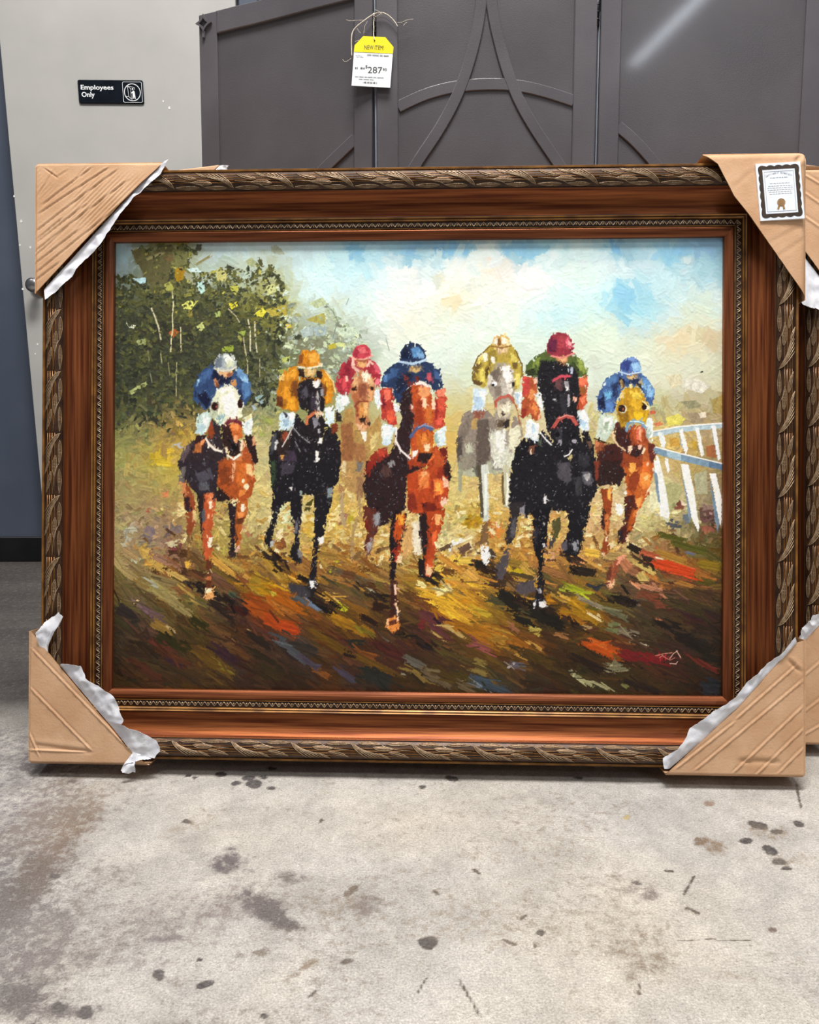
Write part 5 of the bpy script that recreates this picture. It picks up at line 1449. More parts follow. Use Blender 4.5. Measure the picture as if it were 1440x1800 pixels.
E 21 0c0a0c 1260,790,20,24
E 21 0c0a0c 1405,800,16,20
L 21 f0e8e0 9 1330,985 1365,970 1390,930
L 21 e8e4e0 10 1110,780 1150,830 1200,880
P 21 b8c4dc 1375,190 1400,180 1395,240 1380,240
P 21 8c2a38 1160,45 1165,-30 1200,-100 1260,-135 1330,-125 1390,-70 1407,0 1390,62 1300,92 1220,82
P 21 e06878 1335,-90 1390,-45 1382,20 1340,5
P 21 ac3a46 1260,-100 1330,-100 1320,10 1260,0
P 21 5c1c38 1170,-20 1210,-90 1260,-60 1235,45 1180,42
P 21 f0a0a0 1360,-60 1385,-40 1380,-10 1360,-20
L 21 dc8078 14 1215,82 1300,100 1395,62
P 21 c88858 1240,98 1352,80 1352,130 1310,147 1260,127
P 21 e0a878 1280,105 1340,95 1335,125 1290,130
''','''
P 31 3c1c18 230,960 300,880 400,870 470,940 520,1000 450,1080 220,1080
P 31 a04c20 450,1080 520,1000 640,970 700,960 745,1080
P 32 2c1a18 200,0 460,0 480,120 430,230 330,210 250,230 210,160
P 32 7c3424 205,0 250,0 240,160 215,180
P 32 b85820 470,0 745,0 732,150 690,300 620,430 560,440 500,330 490,180 465,60
P 32 8c3818 500,150 580,60 620,160 560,300 510,260
P 32 f08838 610,120 702,90 712,220 640,262
P 32 fcc080 650,150 690,120 690,180
P 32 fcac50 520,18 582,18 572,92 530,112
P 32 f09850 575,340 645,320 605,440 568,440
P 32 e06c28 640,10 700,0 690,90 640,100
P 32 f4c8a8 675,10 700,10 690,50 675,45
P 32 fcd0a8 665,320 710,250 700,230 670,300
P 32 2c1a1c 255,240 290,300 300,440 270,420 265,560 285,640 300,560 290,430
P 32 8c3c18 260,260 372,240 362,380 342,560 330,700 347,800 300,862 268,820 290,700 290,560 290,420
P 32 fcb050 322,248 358,250 350,360 322,340
P 32 c86c34 300,480 340,480 325,640 300,640
P 32 f0d8b8 305,690 325,680 320,730 305,730
P 32 e0b890 275,820 300,830 295,860 275,850
P 32 4a2018 470,330 560,300 600,440 560,580 500,690 450,762 410,740 430,640 482,560
P 32 a84c18 540,440 602,430 562,560 520,632 508,580
P 32 d07030 560,450 600,440 580,500 555,510
P 32 f0c8a0 485,700 522,660 515,720 490,730
P 32 281c20 420,650 460,620 470,700 430,740
E 32 f8f4e4 430,440,34,52
E 32 f0e8dc 485,288,14,16
P 32 90482c 370,920 445,840 420,1000 380,1080 310,1080
P 32 d89070 420,860 470,850 440,930 415,930
P 32 5c3020 320,980 360,940 350,1080 310,1080
P 33 6c3424 310,0 385,0 390,40 340,85 305,50
P 33 ecb088 315,0 385,0 392,38 342,86 322,50
P 31 4a2018 380,660 480,700 500,800 470,960 400,900
P 31 8c3c1c 480,760 560,700 690,760 705,960 640,1080 450,1080 470,920
P 31 b45828 640,860 690,880 700,1040 640,1080
P 31 3a5c98 230,460 260,370 310,280 420,225 620,230 690,290 750,390 742,470 710,532 680,480 640,400 600,350 480,360 410,470 380,590 300,590 235,570
P 31 4878b4 300,300 390,250 410,290 330,340
P 31 60acdc 285,400 350,378 362,460 310,472
P 31 80b8e8 640,345 700,325 748,400 720,470 680,440
P 31 5890d0 640,270 690,300 720,340 650,330
P 31 141c40 235,480 290,420 312,560 250,562
P 31 1c2850 370,340 420,310 402,450 370,442
P 31 141c40 425,270 480,290 480,352 430,342
P 31 1c2850 500,285 620,280 600,340 540,330 490,345
P 31 5080c8 300,500 372,490 382,572 310,582
P 31 d8e8f4 285,330 310,310 305,345 285,350
P 31 4468b0 438,212 450,140 490,95 560,85 612,130 632,210 590,242 500,242
P 31 8cc0ec 535,140 605,135 618,212 550,222
P 31 2c3c88 445,205 460,140 510,110 535,140 512,222
P 31 6c90d0 490,100 560,90 590,120 530,125
L 31 b8d0e8 10 428,222 510,247 625,226
P 31 d8b880 490,255 602,245 592,280 550,297 510,287
P 31 8c6848 490,250 600,240 595,258 500,265
P 31 b89458 430,300 450,288 482,350 450,372
P 31 5c4428 450,310 485,345 465,370
P 31 a89c80 600,320 632,278 642,330 620,352
P 31 302820 590,330 625,330 630,380 600,360
P 31 3a1c18 415,720 500,760 540,862 510,962 450,902 390,852 400,780
P 31 b88c20 440,440 480,370 550,350 610,370 650,430 692,520 692,620 670,682 560,662 500,702 450,732 420,640 398,560
P 31 e4c048 510,395 590,385 632,450 560,472
P 31 d4a428 520,480 620,470 640,560 560,570
P 31 e0b420 560,580 682,600 662,672 570,652
P 31 d8c080 440,430 470,380 470,440 430,480
P 31 8a6418 415,580 500,565 522,660 460,712
P 31 a87c20 470,480 520,480 510,560 470,540
P 31 f0d898 520,340 545,330 545,370 525,370
E 31 dccca0 460,558,40,38
E 31 281410 452,555,34,34
E 31 8c4828 465,560,10,14
E 31 e4d8b8 668,545,34,26
E 31 281410 655,542,24,26
L 31 f0d898 8 640,490 670,510 695,550
L 31 6c98b8 24 495,750 505,695 560,668 630,680 662,725
L 31 c0dce4 9 540,672 600,672 640,688
P 31 b04c20 540,720 640,700 662,780 640,872 590,882 550,800
P 31 f49c78 590,720 632,720 627,830 602,872 590,800
P 31 d8684c 585,740 610,740 600,840 585,830
P 31 381c18 520,890 590,880 652,890 640,962 580,1002 520,972
P 31 ecc8a8 508,900 545,888 535,940 505,952
P 31 f4c0a8 600,885 632,885 625,925 600,920
P 31 f0d0b0 650,900 668,920 640,970 630,960
L 31 dcbc94 12 375,770 378,830 420,890 480,932
P 31 c0ccbc 250,620 290,590 392,630 392,700 350,790 310,852 220,822 230,720
P 31 eaf0e4 290,635 375,640 345,740 290,780
P 31 9cac94 300,680 340,670 320,760 290,740
P 31 dce8e4 680,650 722,640 737,720 732,842 700,862 670,780
P 31 a8b8b0 680,740 710,740 700,850 675,800
P 31 8c4828 208,840 302,862 290,922 230,962 208,922
P 31 c87850 215,850 260,860 240,900 215,890
L 31 201414 9 215,830 300,862
P 31 602820 690,870 742,870 752,1000 720,1062 690,962
''']
SPECK = '''
L 33 b02030 5 775,690 790,660 800,720 830,690 850,670 845,720 870,690 890,700
L 33 c87868 5 790,700 820,680 850,700 890,720 930,700
L 33 d8a898 5 890,700 920,660 950,640 980,690
L 33 c88068 5 760,680 840,660 900,655
L 33 d8b0a0 6 890,750 940,755 955,735
'''

def paint_all():
    P = Paint(); R = P.rng
    rnd = lambda x, y: R.uniform(0, 3.14)
    P.ground()
    P.scatter(2200, (0, 0, 1080, 420), (7, 22), (4, 9), rnd, .016, .5, pull=5, streak=.014, hue=.005)
    P.script(SKY, .62)
    P.soften(0, 330, 5)
    P.scatter(2200, (0, 0, 1080, 310), (4, 16), (2.5, 7), rnd, .010, .55, pull=4, streak=.010, hue=.003)
    P.leaves(2600, 5.5)
    P.script(TREE)
    P.leaves(2600, 2.2)
    P.scatter(3600, (0, 290, 1080, 620), (4, 13), (2, 6), rnd, .05, 1.0, lambda x, y: not (y < 330+R.normal()*15 and x < 440) and not (y < 400 and x > 330 and x < 840), pull=6, streak=.07, hue=.01)
    P.scatter(500, (0, 285, 300, 350), (3, 9), (1.5, 4), rnd, .08, 1.0, pull=14, streak=.1, hue=.01, rag=.8)
    P.script(MID)
    P.scatter(2600, (0, 470, 1080, 640), (2, 8), (1.2, 3.5), rnd, .10, 1.2, pull=6, streak=.1, hue=.016, rag=.8)
    for _ in range(420):                         # pale dust and dark hollows behind the legs
        x = R.uniform(120, 940); y = R.normal()*42+505; c = [hexc(q) for q in ('dccf8c', 'e8dfae', 'd4c47c', 'c8ae58', 'a8843c', 'c8b878')][R.integers(6)]
        P.stroke(x*SS, y*SS, R.uniform(3, 9)*SS, R.uniform(1.5, 4)*SS, R.uniform(0, 3.14), c, 1.3, .12, .8, .8)
    for _ in range(420):
        x = R.uniform(60, 1000); y = R.normal()*24+585; c = [hexc(q) for q in ('5c3a1c', '402818', '8c5c24', 'a87430', 'c89840', '6c5030')][R.integers(6)]
        P.stroke(x*SS, y*SS, R.uniform(3, 12)*SS, R.uniform(1.5, 4)*SS, R.normal()*.5+.3, c, 1.3, .12, .8, .8)
    dg = lambda x, y: math.radians(33-14*x/1080)
    P.scatter(2000, (0, 560, 1080, 816), (10, 40), (2.5, 8), dg, .08, 1.1, lambda x, y: y > 590+R.normal()*25, pull=8, streak=.14, hue=.012)
    P.script(EARTH)
    P.scatter(1700, (0, 600, 1080, 816), (4, 22), (.8, 2.4), dg, .10, 1.1, pull=3, streak=.10, hue=.006)
    P.script(FENCE)
    for hx, hy, L_ in ((375, 1048, 60), (345, 1030, 40), (555, 1060, 50), (530, 1020, 46), (480, 985, 30), (700, 1112, 70), (745, 1010, 34), (640, 1040, 50), (955, 1075, 80), (905, 1050, 60), (1080, 1048, 50), (1000, 985, 30), (1120, 985, 40), (862, 1002, 34)):
        for _ in range(16):                      # shadows thrown on the track beside each hoof
            q = R.random(); c = hexc(('1c1410', '281a12', '34241a', '14100e', '40301f', '241c1c')[R.integers(6)])
            P.stroke((hx-PX0-8+q*L_+R.normal()*5)*SS, (hy-PY0-6+q*L_*.42+R.normal()*5)*SS, R.uniform(4, 12)*SS, R.uniform(1.2, 3.2)*SS, .5+R.normal()*.25, c, 1.1, .14, .85, .7)
    P.grade()
    for f in FIG:
        before = P.img.copy(); P.script(f)
        ch = np.abs(P.img-before).sum(2) > 1e-6
        P.melt(ch, 2)
        ys, xs = np.nonzero(ch)
        box = (xs.min()/SS, ys.min()/SS, xs.max()/SS, ys.max()/SS)
        P.scatter(int(len(ys)/SS/SS/13), box, (1.4, 4.8), (.6, 1.6), lambda x, y: 1.57+R.normal()*.5, .07, 1.1, lambda x, y: ch[int(y*SS), int(x*SS)], pull=2.0, streak=.08, hue=.006, rag=.6)
        P.script(f, .85, True)
        P.fray(ch, .03, 3.5)
        P.specks(ch, .0035)
    P.script(SPECK)
    a = P.img; lum = (a*np.array([.3, .59, .11])).sum(2, keepdims=True); y = np.arange(PH)[:, None, None]
    k = np.where((a[..., 2:] > a[..., 1:2]) & (a[..., 2:] > a[..., :1]+.02) & (y > 165*SS), .80, 1.0); a = lum+(a-lum)*k; lum = (a*np.array([.3, .59, .11])).sum(2, keepdims=True)
    k = np.where((a[..., :1] > a[..., 1:2]*1.7) & (a[..., :1] > .35), .94, 1.0); P.img = lum+(a-lum)*k
    P.img = np.clip(P.img, 0, 1).reshape(PH//SS, SS, PW//SS, SS, 3).mean((1, 3)); P.h = P.h.reshape(PH//SS, SS, PW//SS, SS).mean((1, 3))
    return P
# ================================================================ the framed painting
YAW, LEAN = math.radians(-2.358), math.radians(11.345)
HW, HH = .603, .4477                             # half size of the sight opening
RB = np.array(Matrix.Rotation(YAW, 3, 'Z') @ Matrix.Rotation(-LEAN, 3, 'X'))
CEN = np.array([.0085, 1.6044, -.2248+CAM_H])
OUT = .1292
PF = Frame(CEN, RB[:, 0], RB[:, 2])              # origin in the middle of the sight opening
fbase = CEN - PF.ez*(HH+OUT) - PF.n*.03
root = empty('framed_painting', Frame(fbase, PF.ex, PF.ez).mat())
tag(root, 'large framed horse race painting leaning in front, in wide walnut frame with carved leaf edge', 'painting', 'framed paintings leaning on the screen')
TOB = Frame(fbase, PF.ex, PF.ez).mat().inverted() @ PF.mat()     # sight-centre axes -> base axes
def fpart(mb, name, mats, parent=None, rot=None):
    o = mb.build(name, mats)
    if parent is None: o.parent = root; o.matrix_local = TOB @ (rot or Matrix.Identity(4))
    else: o.parent = parent
    return o
# profile of the moulding: (distance outwards from the sight edge, height towards the viewer), millimetres, material
PROF = [(0, -14, 2), (0, -.5, 1), (1, .8, 1), (4, 2.6, 1), (8, 4.4, 1), (12, 5.6, 1), (15, 5.9, 1), (16.8, 5.0, 1), (17.6, 2.6, 2), (18.2, 2.6, 2), (18.6, 5.0, 3), (20, 5.4, 3), (20.6, 3.4, 2), (26, 4.4, 2), (32, 4.0, 2), (33, 3.8, 2),
        (33.5, 7.8, 3), (35.3, 9.2, 3), (36.6, 8.4, 2), (37.2, 8.2, 2), (37.8, 10.4, 3), (39.8, 11.8, 3), (41.6, 10.4, 2), (42.6, 10.4, 0)]
for i in range(1, 15):
    t = i/14; PROF.append((42.6+44*t, 10.4+24*(1-math.sqrt(max(0, 1-(t*.985)**2))), 0))
PROF += [(87.0, 31, 2), (88, 31, 2), (88.5, 33, 4), (93.3, 37, 4), (99.3, 40.0, 4), (106.6, 41, 4), (113.9, 39.6, 4), (120, 36, 4), (122.4, 33.5, 4), (123, 31.5, 2), (124, 31.5, 2), (124.6, 33.5, 3), (128, 33.8, 3), (129.2, 32, 3), (129.2, -29.5, 3), (10, -29.5, 2), (10, -14, 2)]
def leaf_h(d):
    return float(np.interp(d, [109, 113, 118, 124, 130, 135, 137], [33, 37, 40, 41, 39.6, 36, 33.5]))
def motif():
    """one carved spray: three stems, a fluted leaf and four veined leaves; x along the rail, d in mm outwards"""
    mb = MB(); Lr = .1155
    def at(s, d, up=0.0): return (s*Lr, -(leaf_h(d)+up)/1000.0, -(88.5+(d-109)*1.21)/1000.0)
    def ridge(pts, r, up=.5):
        p = resample([(s, d) for s, d in pts], max(7, 3*len(pts))) if len(pts) > 2 else np.array(pts, float)
        n = len(p); rr = [r*(.45+.55*math.sin(math.pi*min(1, max(0, (i+.6)/(n+.2)))))/1000 for i in range(n)]
        mb.tube([at(s, d, up) for s, d in p], rr, 5)
    def leaf(s0, d0, s1, d1, w, bend=0.0, veins=4):
        a = np.array([s0*115.5, d0]); b = np.array([s1*115.5, d1]); t_ = (b-a); L_ = np.linalg.norm(t_); t_ = t_/L_; n_ = np.array([-t_[1], t_[0]])
        ts = np.linspace(0, 1, 9); mid = [a+(b-a)*t+n_*bend*math.sin(math.pi*t) for t in ts]; wd = [w*math.sin(math.pi*t**.8)**.9+.15 for t in ts]
        P = np.array([[at((m+n_*k*q)[0]/115.5, (m+n_*k*q)[1], .25+1.3*(1-k*k)) for k in (-1, -.5, 0, .5, 1)] for m, q in zip(mid, wd)]); mb.grid(P, 1, True, True)
        for k in (-1, 0, 1): ridge([((m+n_*k*q)[0]/115.5, (m+n_*k*q)[1]) for m, q in zip(mid, wd)], .75 if k else .5, .9 if k else 1.7)
        for i in range(1, veins+1):
            t = i/(veins+1.2); j = int(t*8); m = mid[j]; q = wd[j]
            for k in (-1, 1): ridge([(m[0]/115.5, m[1]), ((m+t_*2.2+n_*k*q*.8)[0]/115.5, (m+t_*2.2+n_*k*q*.8)[1])], .34, 1.4)
    for d, r in ((118.5, 1.0), (122.5, 1.15), (126.5, 1.15), (130.5, 1.0)): mb.tube([at(s, d, .0) for s in (0, .25, .5, .75, 1.0)], r*.8/1000, 5, 2)
    for i in range(6):                          # fluted leaf sweeping from the inner edge to the outer edge
        q = i/5; s0 = .0+.07*q; d0 = 110.5+3.2*q
        ridge([(s0, d0), (s0+.03+.10*q, d0+6+1.5*q), (.13+.27*q, 124.5+1.5*q), (.27+.33*q, 134.5-1.0*q)], 1.0-.2*q, 1.9-.6*q)
    P = np.array([[at(s0+(s1-s0)*t, d0+(d1-d0)*t, .9*math.sin(math.pi*t)) for t in np.linspace(0, 1, 6)] for (s0, d0), (s1, d1) in [((.0, 110.5), (.08, 113.7)), ((.05, 117), (.19, 120)), ((.13, 124.5), (.40, 126)), ((.27, 134), (.60, 133.5))]]); mb.grid(P, 1, True, True)
    leaf(.12, 111.5, .50, 112.5, 2.1, -.6); leaf(.36, 117, .72, 118.5, 3.0, 1.0); leaf(.58, 112, .98, 112, 2.0, -.5); leaf(.62, 124, .96, 132.5, 2.7, -.8, 3)
    leaf(.46, 127, .66, 136, 1.5, 0, 2); ridge([(.50, 113), (.62, 118), (.80, 121), (.98, 121)], .8, .9)
    return mb
MOT = motif(); MOT_ME = None
def rail(ax, half, half_o):
    """ax: rotation about the sight centre; half: half length of the sight edge of this rail; half_o: distance of its sight edge from the centre"""
    global MOT_ME
    R = Matrix.Rotation(ax, 4, 'Y'); mb = MB(); n = len(PROF)
    vs = []
    for sgn_ in (-1, 1):
        for d, h, _ in PROF: vs.append((sgn_*(half+d/1000), -h/1000, -(half_o+d/1000)))
    fs = []
    for i in range(n):
        j = (i+1) % n; mb.add([vs[i], vs[n+i], vs[n+j], vs[j]], [(0, 1, 2, 3)], PROF[j][2], False)
    mb.add(vs, [tuple(range(n)), tuple(range(2*n-1, n-1, -1))], 2)
    ro = fpart(mb, 'rail', [M['wood'], M['lip'], M['groove'], M['bead'], M['leafbase']], None, R)
    # wavy moulding
    mb = MB(); L_ = 2*(half+.030); k = int(round(L_/.0129)); pts = []
    for i in range(k*6+1):
        t = i/6*2*math.pi; x = -L_/2+L_*i/(k*6); c = math.cos(t)
        pts.append((x, -.0052-.0006*c, -(half_o+.0266-.0040*(c if c > -.2 else c*.95))))
    mb.tube(pts, .00105, 5)
    for i in range(k): x = -L_/2+L_*(i+.5)/k; mb.tube([(x, -.0042, -(half_o+.0236)), (x, -.0048, -(half_o+.0278))], [.0018, .0010], 5)
    fpart(mb, 'wave_moulding', M['leaf'], ro)
    span = 2*(half+.100); nm = int(round(span/.1155))
    for i in range(nm):
        if MOT_ME is None: mo = MOT.build('leaf_carving', [M['leaf'], M['leafbody'], M['bead']]); MOT_ME = mo.data
        else: mo = link('leaf_carving', MOT_ME)
        mo.parent = ro; x0 = -span/2+span*i/nm
        mo.matrix_local = Matrix.Translation((x0, 0, -half_o)) @ Matrix.Diagonal((span/nm/.1155, 1, 1, 1))
    return ro
rail(0, HW, HH); rail(-math.pi/2, HH, HW); rail(math.pi, HW, HH); rail(math.pi/2, HH, HW)

# ---------------------------------------------------------------- canvas with real paint relief
P_ = paint_all(); img = P_.img; hgt = P_.h
cw, ch_ = img.shape[1], img.shape[0]
CD = -.0095                                       # depth of the canvas behind the sight edge
jj, ii = np.meshgrid(np.arange(cw), np.arange(ch_)); gpx = PX0+jj+.5; gpy = PY0+ii+.5
D = np.stack([(gpx-CX)/F_PX, np.ones_like(gpx), -(gpy-CY)/F_PX], -1) @ _A
t_ = np.dot(CEN+PF.n*CD-ORG, PF.n)/(D @ PF.n); Q = ORG+D*t_[..., None]-CEN
uu = Q @ PF.ex; vv = Q @ PF.ez
hs = hgt.copy()
for _ in range(2): hs[1:-1, 1:-1] = (hs[1:-1, 1:-1]*4+hs[:-2, 1:-1]+hs[2:, 1:-1]+hs[1:-1, :-2]+hs[1:-1, 2:])/8
co = np.stack([uu, -(CD+np.clip(hs, -.5, 2)*.00075), vv], -1).reshape(-1, 3)
idx = np.arange(cw*ch_).reshape(ch_, cw); quads = np.stack([idx[1:, :-1], idx[1:, 1:], idx[:-1, 1:], idx[:-1, :-1]], -1).reshape(-1, 4)
cme = mesh_np('canvas', co, quads, np.clip(srgb2lin(img)*1.20, 0, .92))
def oil():
    m, nt, b = mat_new('oil_paint'); at = node(nt, 'ShaderNodeAttribute'); at.attribute_name = 'paint'
    nt.links.new(at.outputs['Color'], b.inputs['Base Color']); b.inputs['Roughness'].default_value = .38; b.inputs['Specular IOR Level'].default_value = .35
    return m
cme.materials.append(oil())
canvas = link('canvas', cme, root); canvas.matrix_local = TOB
mb = MB(); mb.box(-HW-.008, HW+.008, .011, .029, -HH-.008, HH+.008); fpart(mb, 'backing_board', M['stretcher'])

# ================================================================ card corner protectors with tissue lining
def crease_field(lines, u, v):
    w = np.zeros_like(u)
    for (x0, z0), (x1, z1), a, s in lines:
        dx, dz = x1-x0, z1-z0; L_ = math.hypot(dx, dz); t = ((u-x0)*dx+(v-z0)*dz)/L_; d = (-(u-x0)*dz+(v-z0)*dx)/L_
        m = np.clip((t+.006)/.012, 0, 1)*np.clip((L_-t+.006)/.012, 0, 1); w += a*np.exp(-(d/s)**2)*m-a*.45*np.exp(-((d-2.2*s)/(1.4*s))**2)*m
    return w
WB = .0515                                        # front card stands clear of the carved edge
def protector(name, label, corner, hyp, lines, bulge, roll_r, tissue=None, base=None, kind_corner=(1, 1), group='kraft corner protectors', wavy=0, seed=0, ext=None):
    """corner: photo pixel of the outer corner; hyp: photo pixels along the open edge, from one outer edge to the other"""
    FR = base or PF; R_ = np.random.default_rng(seed)
    cu, cz_ = FR.uv(*corner, WB); H = np.array([FR.uv(*q, WB) for q in hyp])
    sx_, sz_ = kind_corner                        # +1: right / top
    hw = HW+(ext or (.1355, .1365))[0]; hh = HH+(ext or (.1355, .1365))[1]
    cu = sx_*hw; cz_ = sz_*hh
    d = np.r_[0, np.cumsum(np.hypot(*np.diff(H, axis=0).T))]; NT, NR = 120, 96
    tt = np.linspace(0, d[-1], NT); Hs = np.stack([np.interp(tt, d, H[:, i]) for i in (0, 1)], 1)
    # the end points of the open edge lie on the two outer edges
    if abs(Hs[0, 1]-cz_) < abs(Hs[0, 0]-cu): Hs[0, 1] = cz_; Hs[-1, 0] = cu
    else: Hs[0, 0] = cu; Hs[-1, 1] = cz_
    r = np.linspace(0.0, 1, NR)[:, None, None]; C = np.array([cu, cz_]); P = C+(Hs[None]-C)*r
    u, v = P[..., 0], P[..., 1]
    w = WB+crease_field([(FR.uv(*a, WB), FR.uv(*b, WB), k*1e-3, s*1e-3) for a, b, k, s in lines], u, v)
    rr = r[..., 0]; tn = np.linspace(0, 1, NT)[None, :]
    w = w+bulge*np.sin(math.pi*tn)*rr**1.5+(fbm(u+3, v+3, 14, seed+3, 4)-.5)*.0016
    if wavy: w = w+.0011*np.sin((u*sx_+v*sz_)*2*math.pi/.0095)*np.clip(np.sin(math.pi*tn)*1.6-.3, 0, 1)*np.clip((fbm(u, v, 6, seed, 3)-.35)*4, 0, 1)*wavy
    w = np.maximum(w, WB-.004)
    eu = sx_*(cu-u)*sx_*sx_; du = np.abs(cu-u); dv = np.abs(cz_-v)
    for e in (du, dv):
        q = np.clip(1-e/roll_r, 0, 1); w = w-roll_r*(1-np.sqrt(np.clip(1-q*q, 0, 1)))
    if 'top' in name or roll_r > .01: pass
    mb = MB(); FP = np.stack([u, -w, v], -1); th = .0022
    flip = (sx_*sz_ > 0)
    first_on_top = abs(Hs[0, 1]-cz_) < 1e-9
    flip = np.cross(Hs[0]-C, Hs[-1]-C) < 0
    mb.grid(FP, 0, True, flip); BP = FP.copy(); BP[..., 1] += th; mb.grid(BP, 0, True, not flip)
    e1 = np.stack([FP[-1], BP[-1]], 0); mb.grid(e1, 1, False, flip)
    for k in (0, NT-1):                           # side flaps folding back round the frame
        edge = FP[:, k]; back = edge.copy(); back[:, 1] = .033
        out = np.stack([edge, back], 0); off = (np.array([0, 0, sz_]) if abs(edge[-1, 2]-cz_) < 1e-9 else np.array([sx_, 0, 0]))*.0022
        o2 = out+off; top = edge+off*1.0
        f2 = (k == 0) ^ bool(flip)
        mb.grid(o2, 0, False, f2); mb.grid(out, 0, False, not f2); mb.grid(np.stack([edge, top], 0), 0, False, not f2); mb.grid(np.stack([back, back+off], 0), 1, False, f2)
        mb.grid(np.stack([out[:, -1], o2[:, -1]], 0), 1, False)
    bt = np.stack([P[::NR-1, ::NT-1, 0], np.full((2, 2), .033), P[::NR-1, ::NT-1, 1]], -1)
    tri = [tuple(bt[0, 0]), tuple(bt[1, 0]), tuple(bt[1, 1])]; mb.add(tri+[(a, b+.002, c) for a, b, c in tri], [(0, 1, 2), (3, 5, 4), (0, 1, 4, 3), (1, 2, 5, 4), (2, 0, 3, 5)], 0)
    base_m = FR.mat() @ Matrix.Translation((cu, 0, cz_))
    for i, q in enumerate(mb.v): mb.v[i] = (q[0]-cu, q[1], q[2]-cz_)
    o = mb.build(name, [M['kraft'], M['kraft_edge']], None, base_m); tag(o, label, 'protector', group)
    if tissue is not None:
        # crumpled sheet: inner edge tucked under the card, torn outer edge given in photo pixels
        for strip in tissue:
            A_ = np.array([FR.uv(*q, WB) for q in strip[0]]); B_ = np.array([FR.uv(*q, WB) for q in strip[1]]); w0, w1 = strip[2]; n = 70; m_ = 12
            def rs(X): dd = np.r_[0, np.cumsum(np.hypot(*np.diff(X, axis=0).T))]; t = np.linspace(0, dd[-1], n); return np.stack([np.interp(t, dd, X[:, i]) for i in (0, 1)], 1)
            A_, B_ = rs(A_), rs(B_); s_ = np.linspace(0, 1, m_)[:, None, None]; G = A_[None]+(B_-A_)[None]*s_
            jag = (np.convolve(R_.random(n+4)-.5, [.2, .2, .2, .2, .2], 'valid')*.007+(R_.random(n)-.5)*.0012)*np.linspace(0, 1, m_)[:, None]; G = G+((B_-A_)/np.maximum(1e-6, np.linalg.norm(B_-A_, axis=1))[:, None])[None]*jag[..., None]
            u2, v2 = G[..., 0], G[..., 1]; cr = np.abs(fbm(u2, v2, 30, seed+40, 3)-.5)*2
            ww = w0+(w1-w0)*s_[..., 0]+(.5-cr)*.010*np.clip(s_[..., 0]*2, .15, 1)
            T_ = np.stack([u2-cu, -ww, v2-cz_], -1); tb = MB(); tb.grid(T_, 0, True, True); T2 = T_.copy(); T2[..., 1] += .0006; tb.grid(T2, 0, True, False)
            for e in (T_[0], T_[-1]): pass
            tb.grid(np.stack([T_[-1], T2[-1]], 0), 0); child(tb, 'tissue_lining', M['tissue'], o)
    return o
def fan(pts, k, s): return [(a, b, k, s) for a, b in pts]
tl_lines = fan([((75, 360), (160, 296)), ((70, 375), (190, 296)), ((66, 405), (205, 300)), ((66, 425), (150, 362)), ((64, 440), (225, 318)), ((64, 462), (140, 405)), ((66, 478), (235, 345)), ((64, 492), (105, 462)), ((66, 420), (110, 385)), ((64, 448), (120, 400)), ((150, 296), (130, 318))], -1.7, 1.5)+fan([((66, 345), (95, 300)), ((80, 298), (100, 312)), ((100, 312), (118, 300))], -1.0, 1.6)
protector('corner_protector', 'crumpled kraft card corner protector at the top left of the front frame', (62, 288), [(284, 288), (250, 320), (62, 515)], tl_lines, .004, .004,
          [([(272, 296), (235, 332), (150, 425), (75, 508)], [(296, 279), (282, 306), (232, 350), (196, 398), (174, 432), (146, 458), (122, 490), (97, 512), (80, 527)], (.046, .049))], None, (-1, 1), seed=1, wavy=1)
protector('corner_protector', 'kraft card corner protector at the bottom left of the front frame, with torn white tissue', (49, 1335), [(54, 1110), (110, 1178), (180, 1262), (234, 1326), (262, 1347)],
          fan([((57, 1142), (232, 1322)), ((54, 1210), (160, 1318)), ((52, 1290), (68, 1328)), ((52, 1318), (150, 1322))], 2.0, 1.4)+fan([((62, 1310), (160, 1322))], -1.5, 4), .001, .004,
          [([(70, 1140), (85, 1150)], [(66, 1112), (82, 1092), (104, 1077), (113, 1084), (103, 1098), (90, 1118), (86, 1132)], (.050, .056)),
           ([(104, 1170), (150, 1225), (200, 1284), (236, 1330)], [(112, 1165), (124, 1168), (144, 1170), (152, 1190), (172, 1205), (194, 1218), (205, 1226), (207, 1238), (221, 1264), (215, 1272), (232, 1280), (248, 1284), (262, 1292), (278, 1302), (283, 1318), (272, 1332)], (.048, .056)),
           ([(234, 1320), (246, 1324)], [(238, 1338), (222, 1340), (216, 1352), (232, 1357), (240, 1355), (240, 1336), (268, 1332)], (.056, .060))], None, (-1, -1), seed=2, ext=(.143, .1345))
protector('corner_protector', 'kraft card corner protector at the bottom right of the front frame', (1412, 1365), [(1415, 1126), (1400, 1130), (1300, 1242), (1171, 1361)],
          fan([((1296, 1262), (1400, 1170)), ((1225, 1352), (1412, 1196)), ((1290, 1358), (1412, 1242)), ((1370, 1358), (1412, 1316)), ((1190, 1350), (1290, 1270)), ((1330, 1362), (1412, 1282))], 2.0, 1.4)+fan([((1300, 1338), (1370, 1340))], -1.8, 5)+fan([((1386, 1160), (1406, 1180))], -3.0, 3.0), .001, .004,
          [([(1402, 1134), (1340, 1205), (1300, 1248), (1178, 1352)], [(1396, 1118), (1370, 1150), (1335, 1178), (1305, 1208), (1290, 1226), (1262, 1246), (1238, 1262), (1210, 1282), (1206, 1294), (1190, 1316), (1164, 1332), (1168, 1350)], (.048, .054))], None, (1, -1), seed=3)
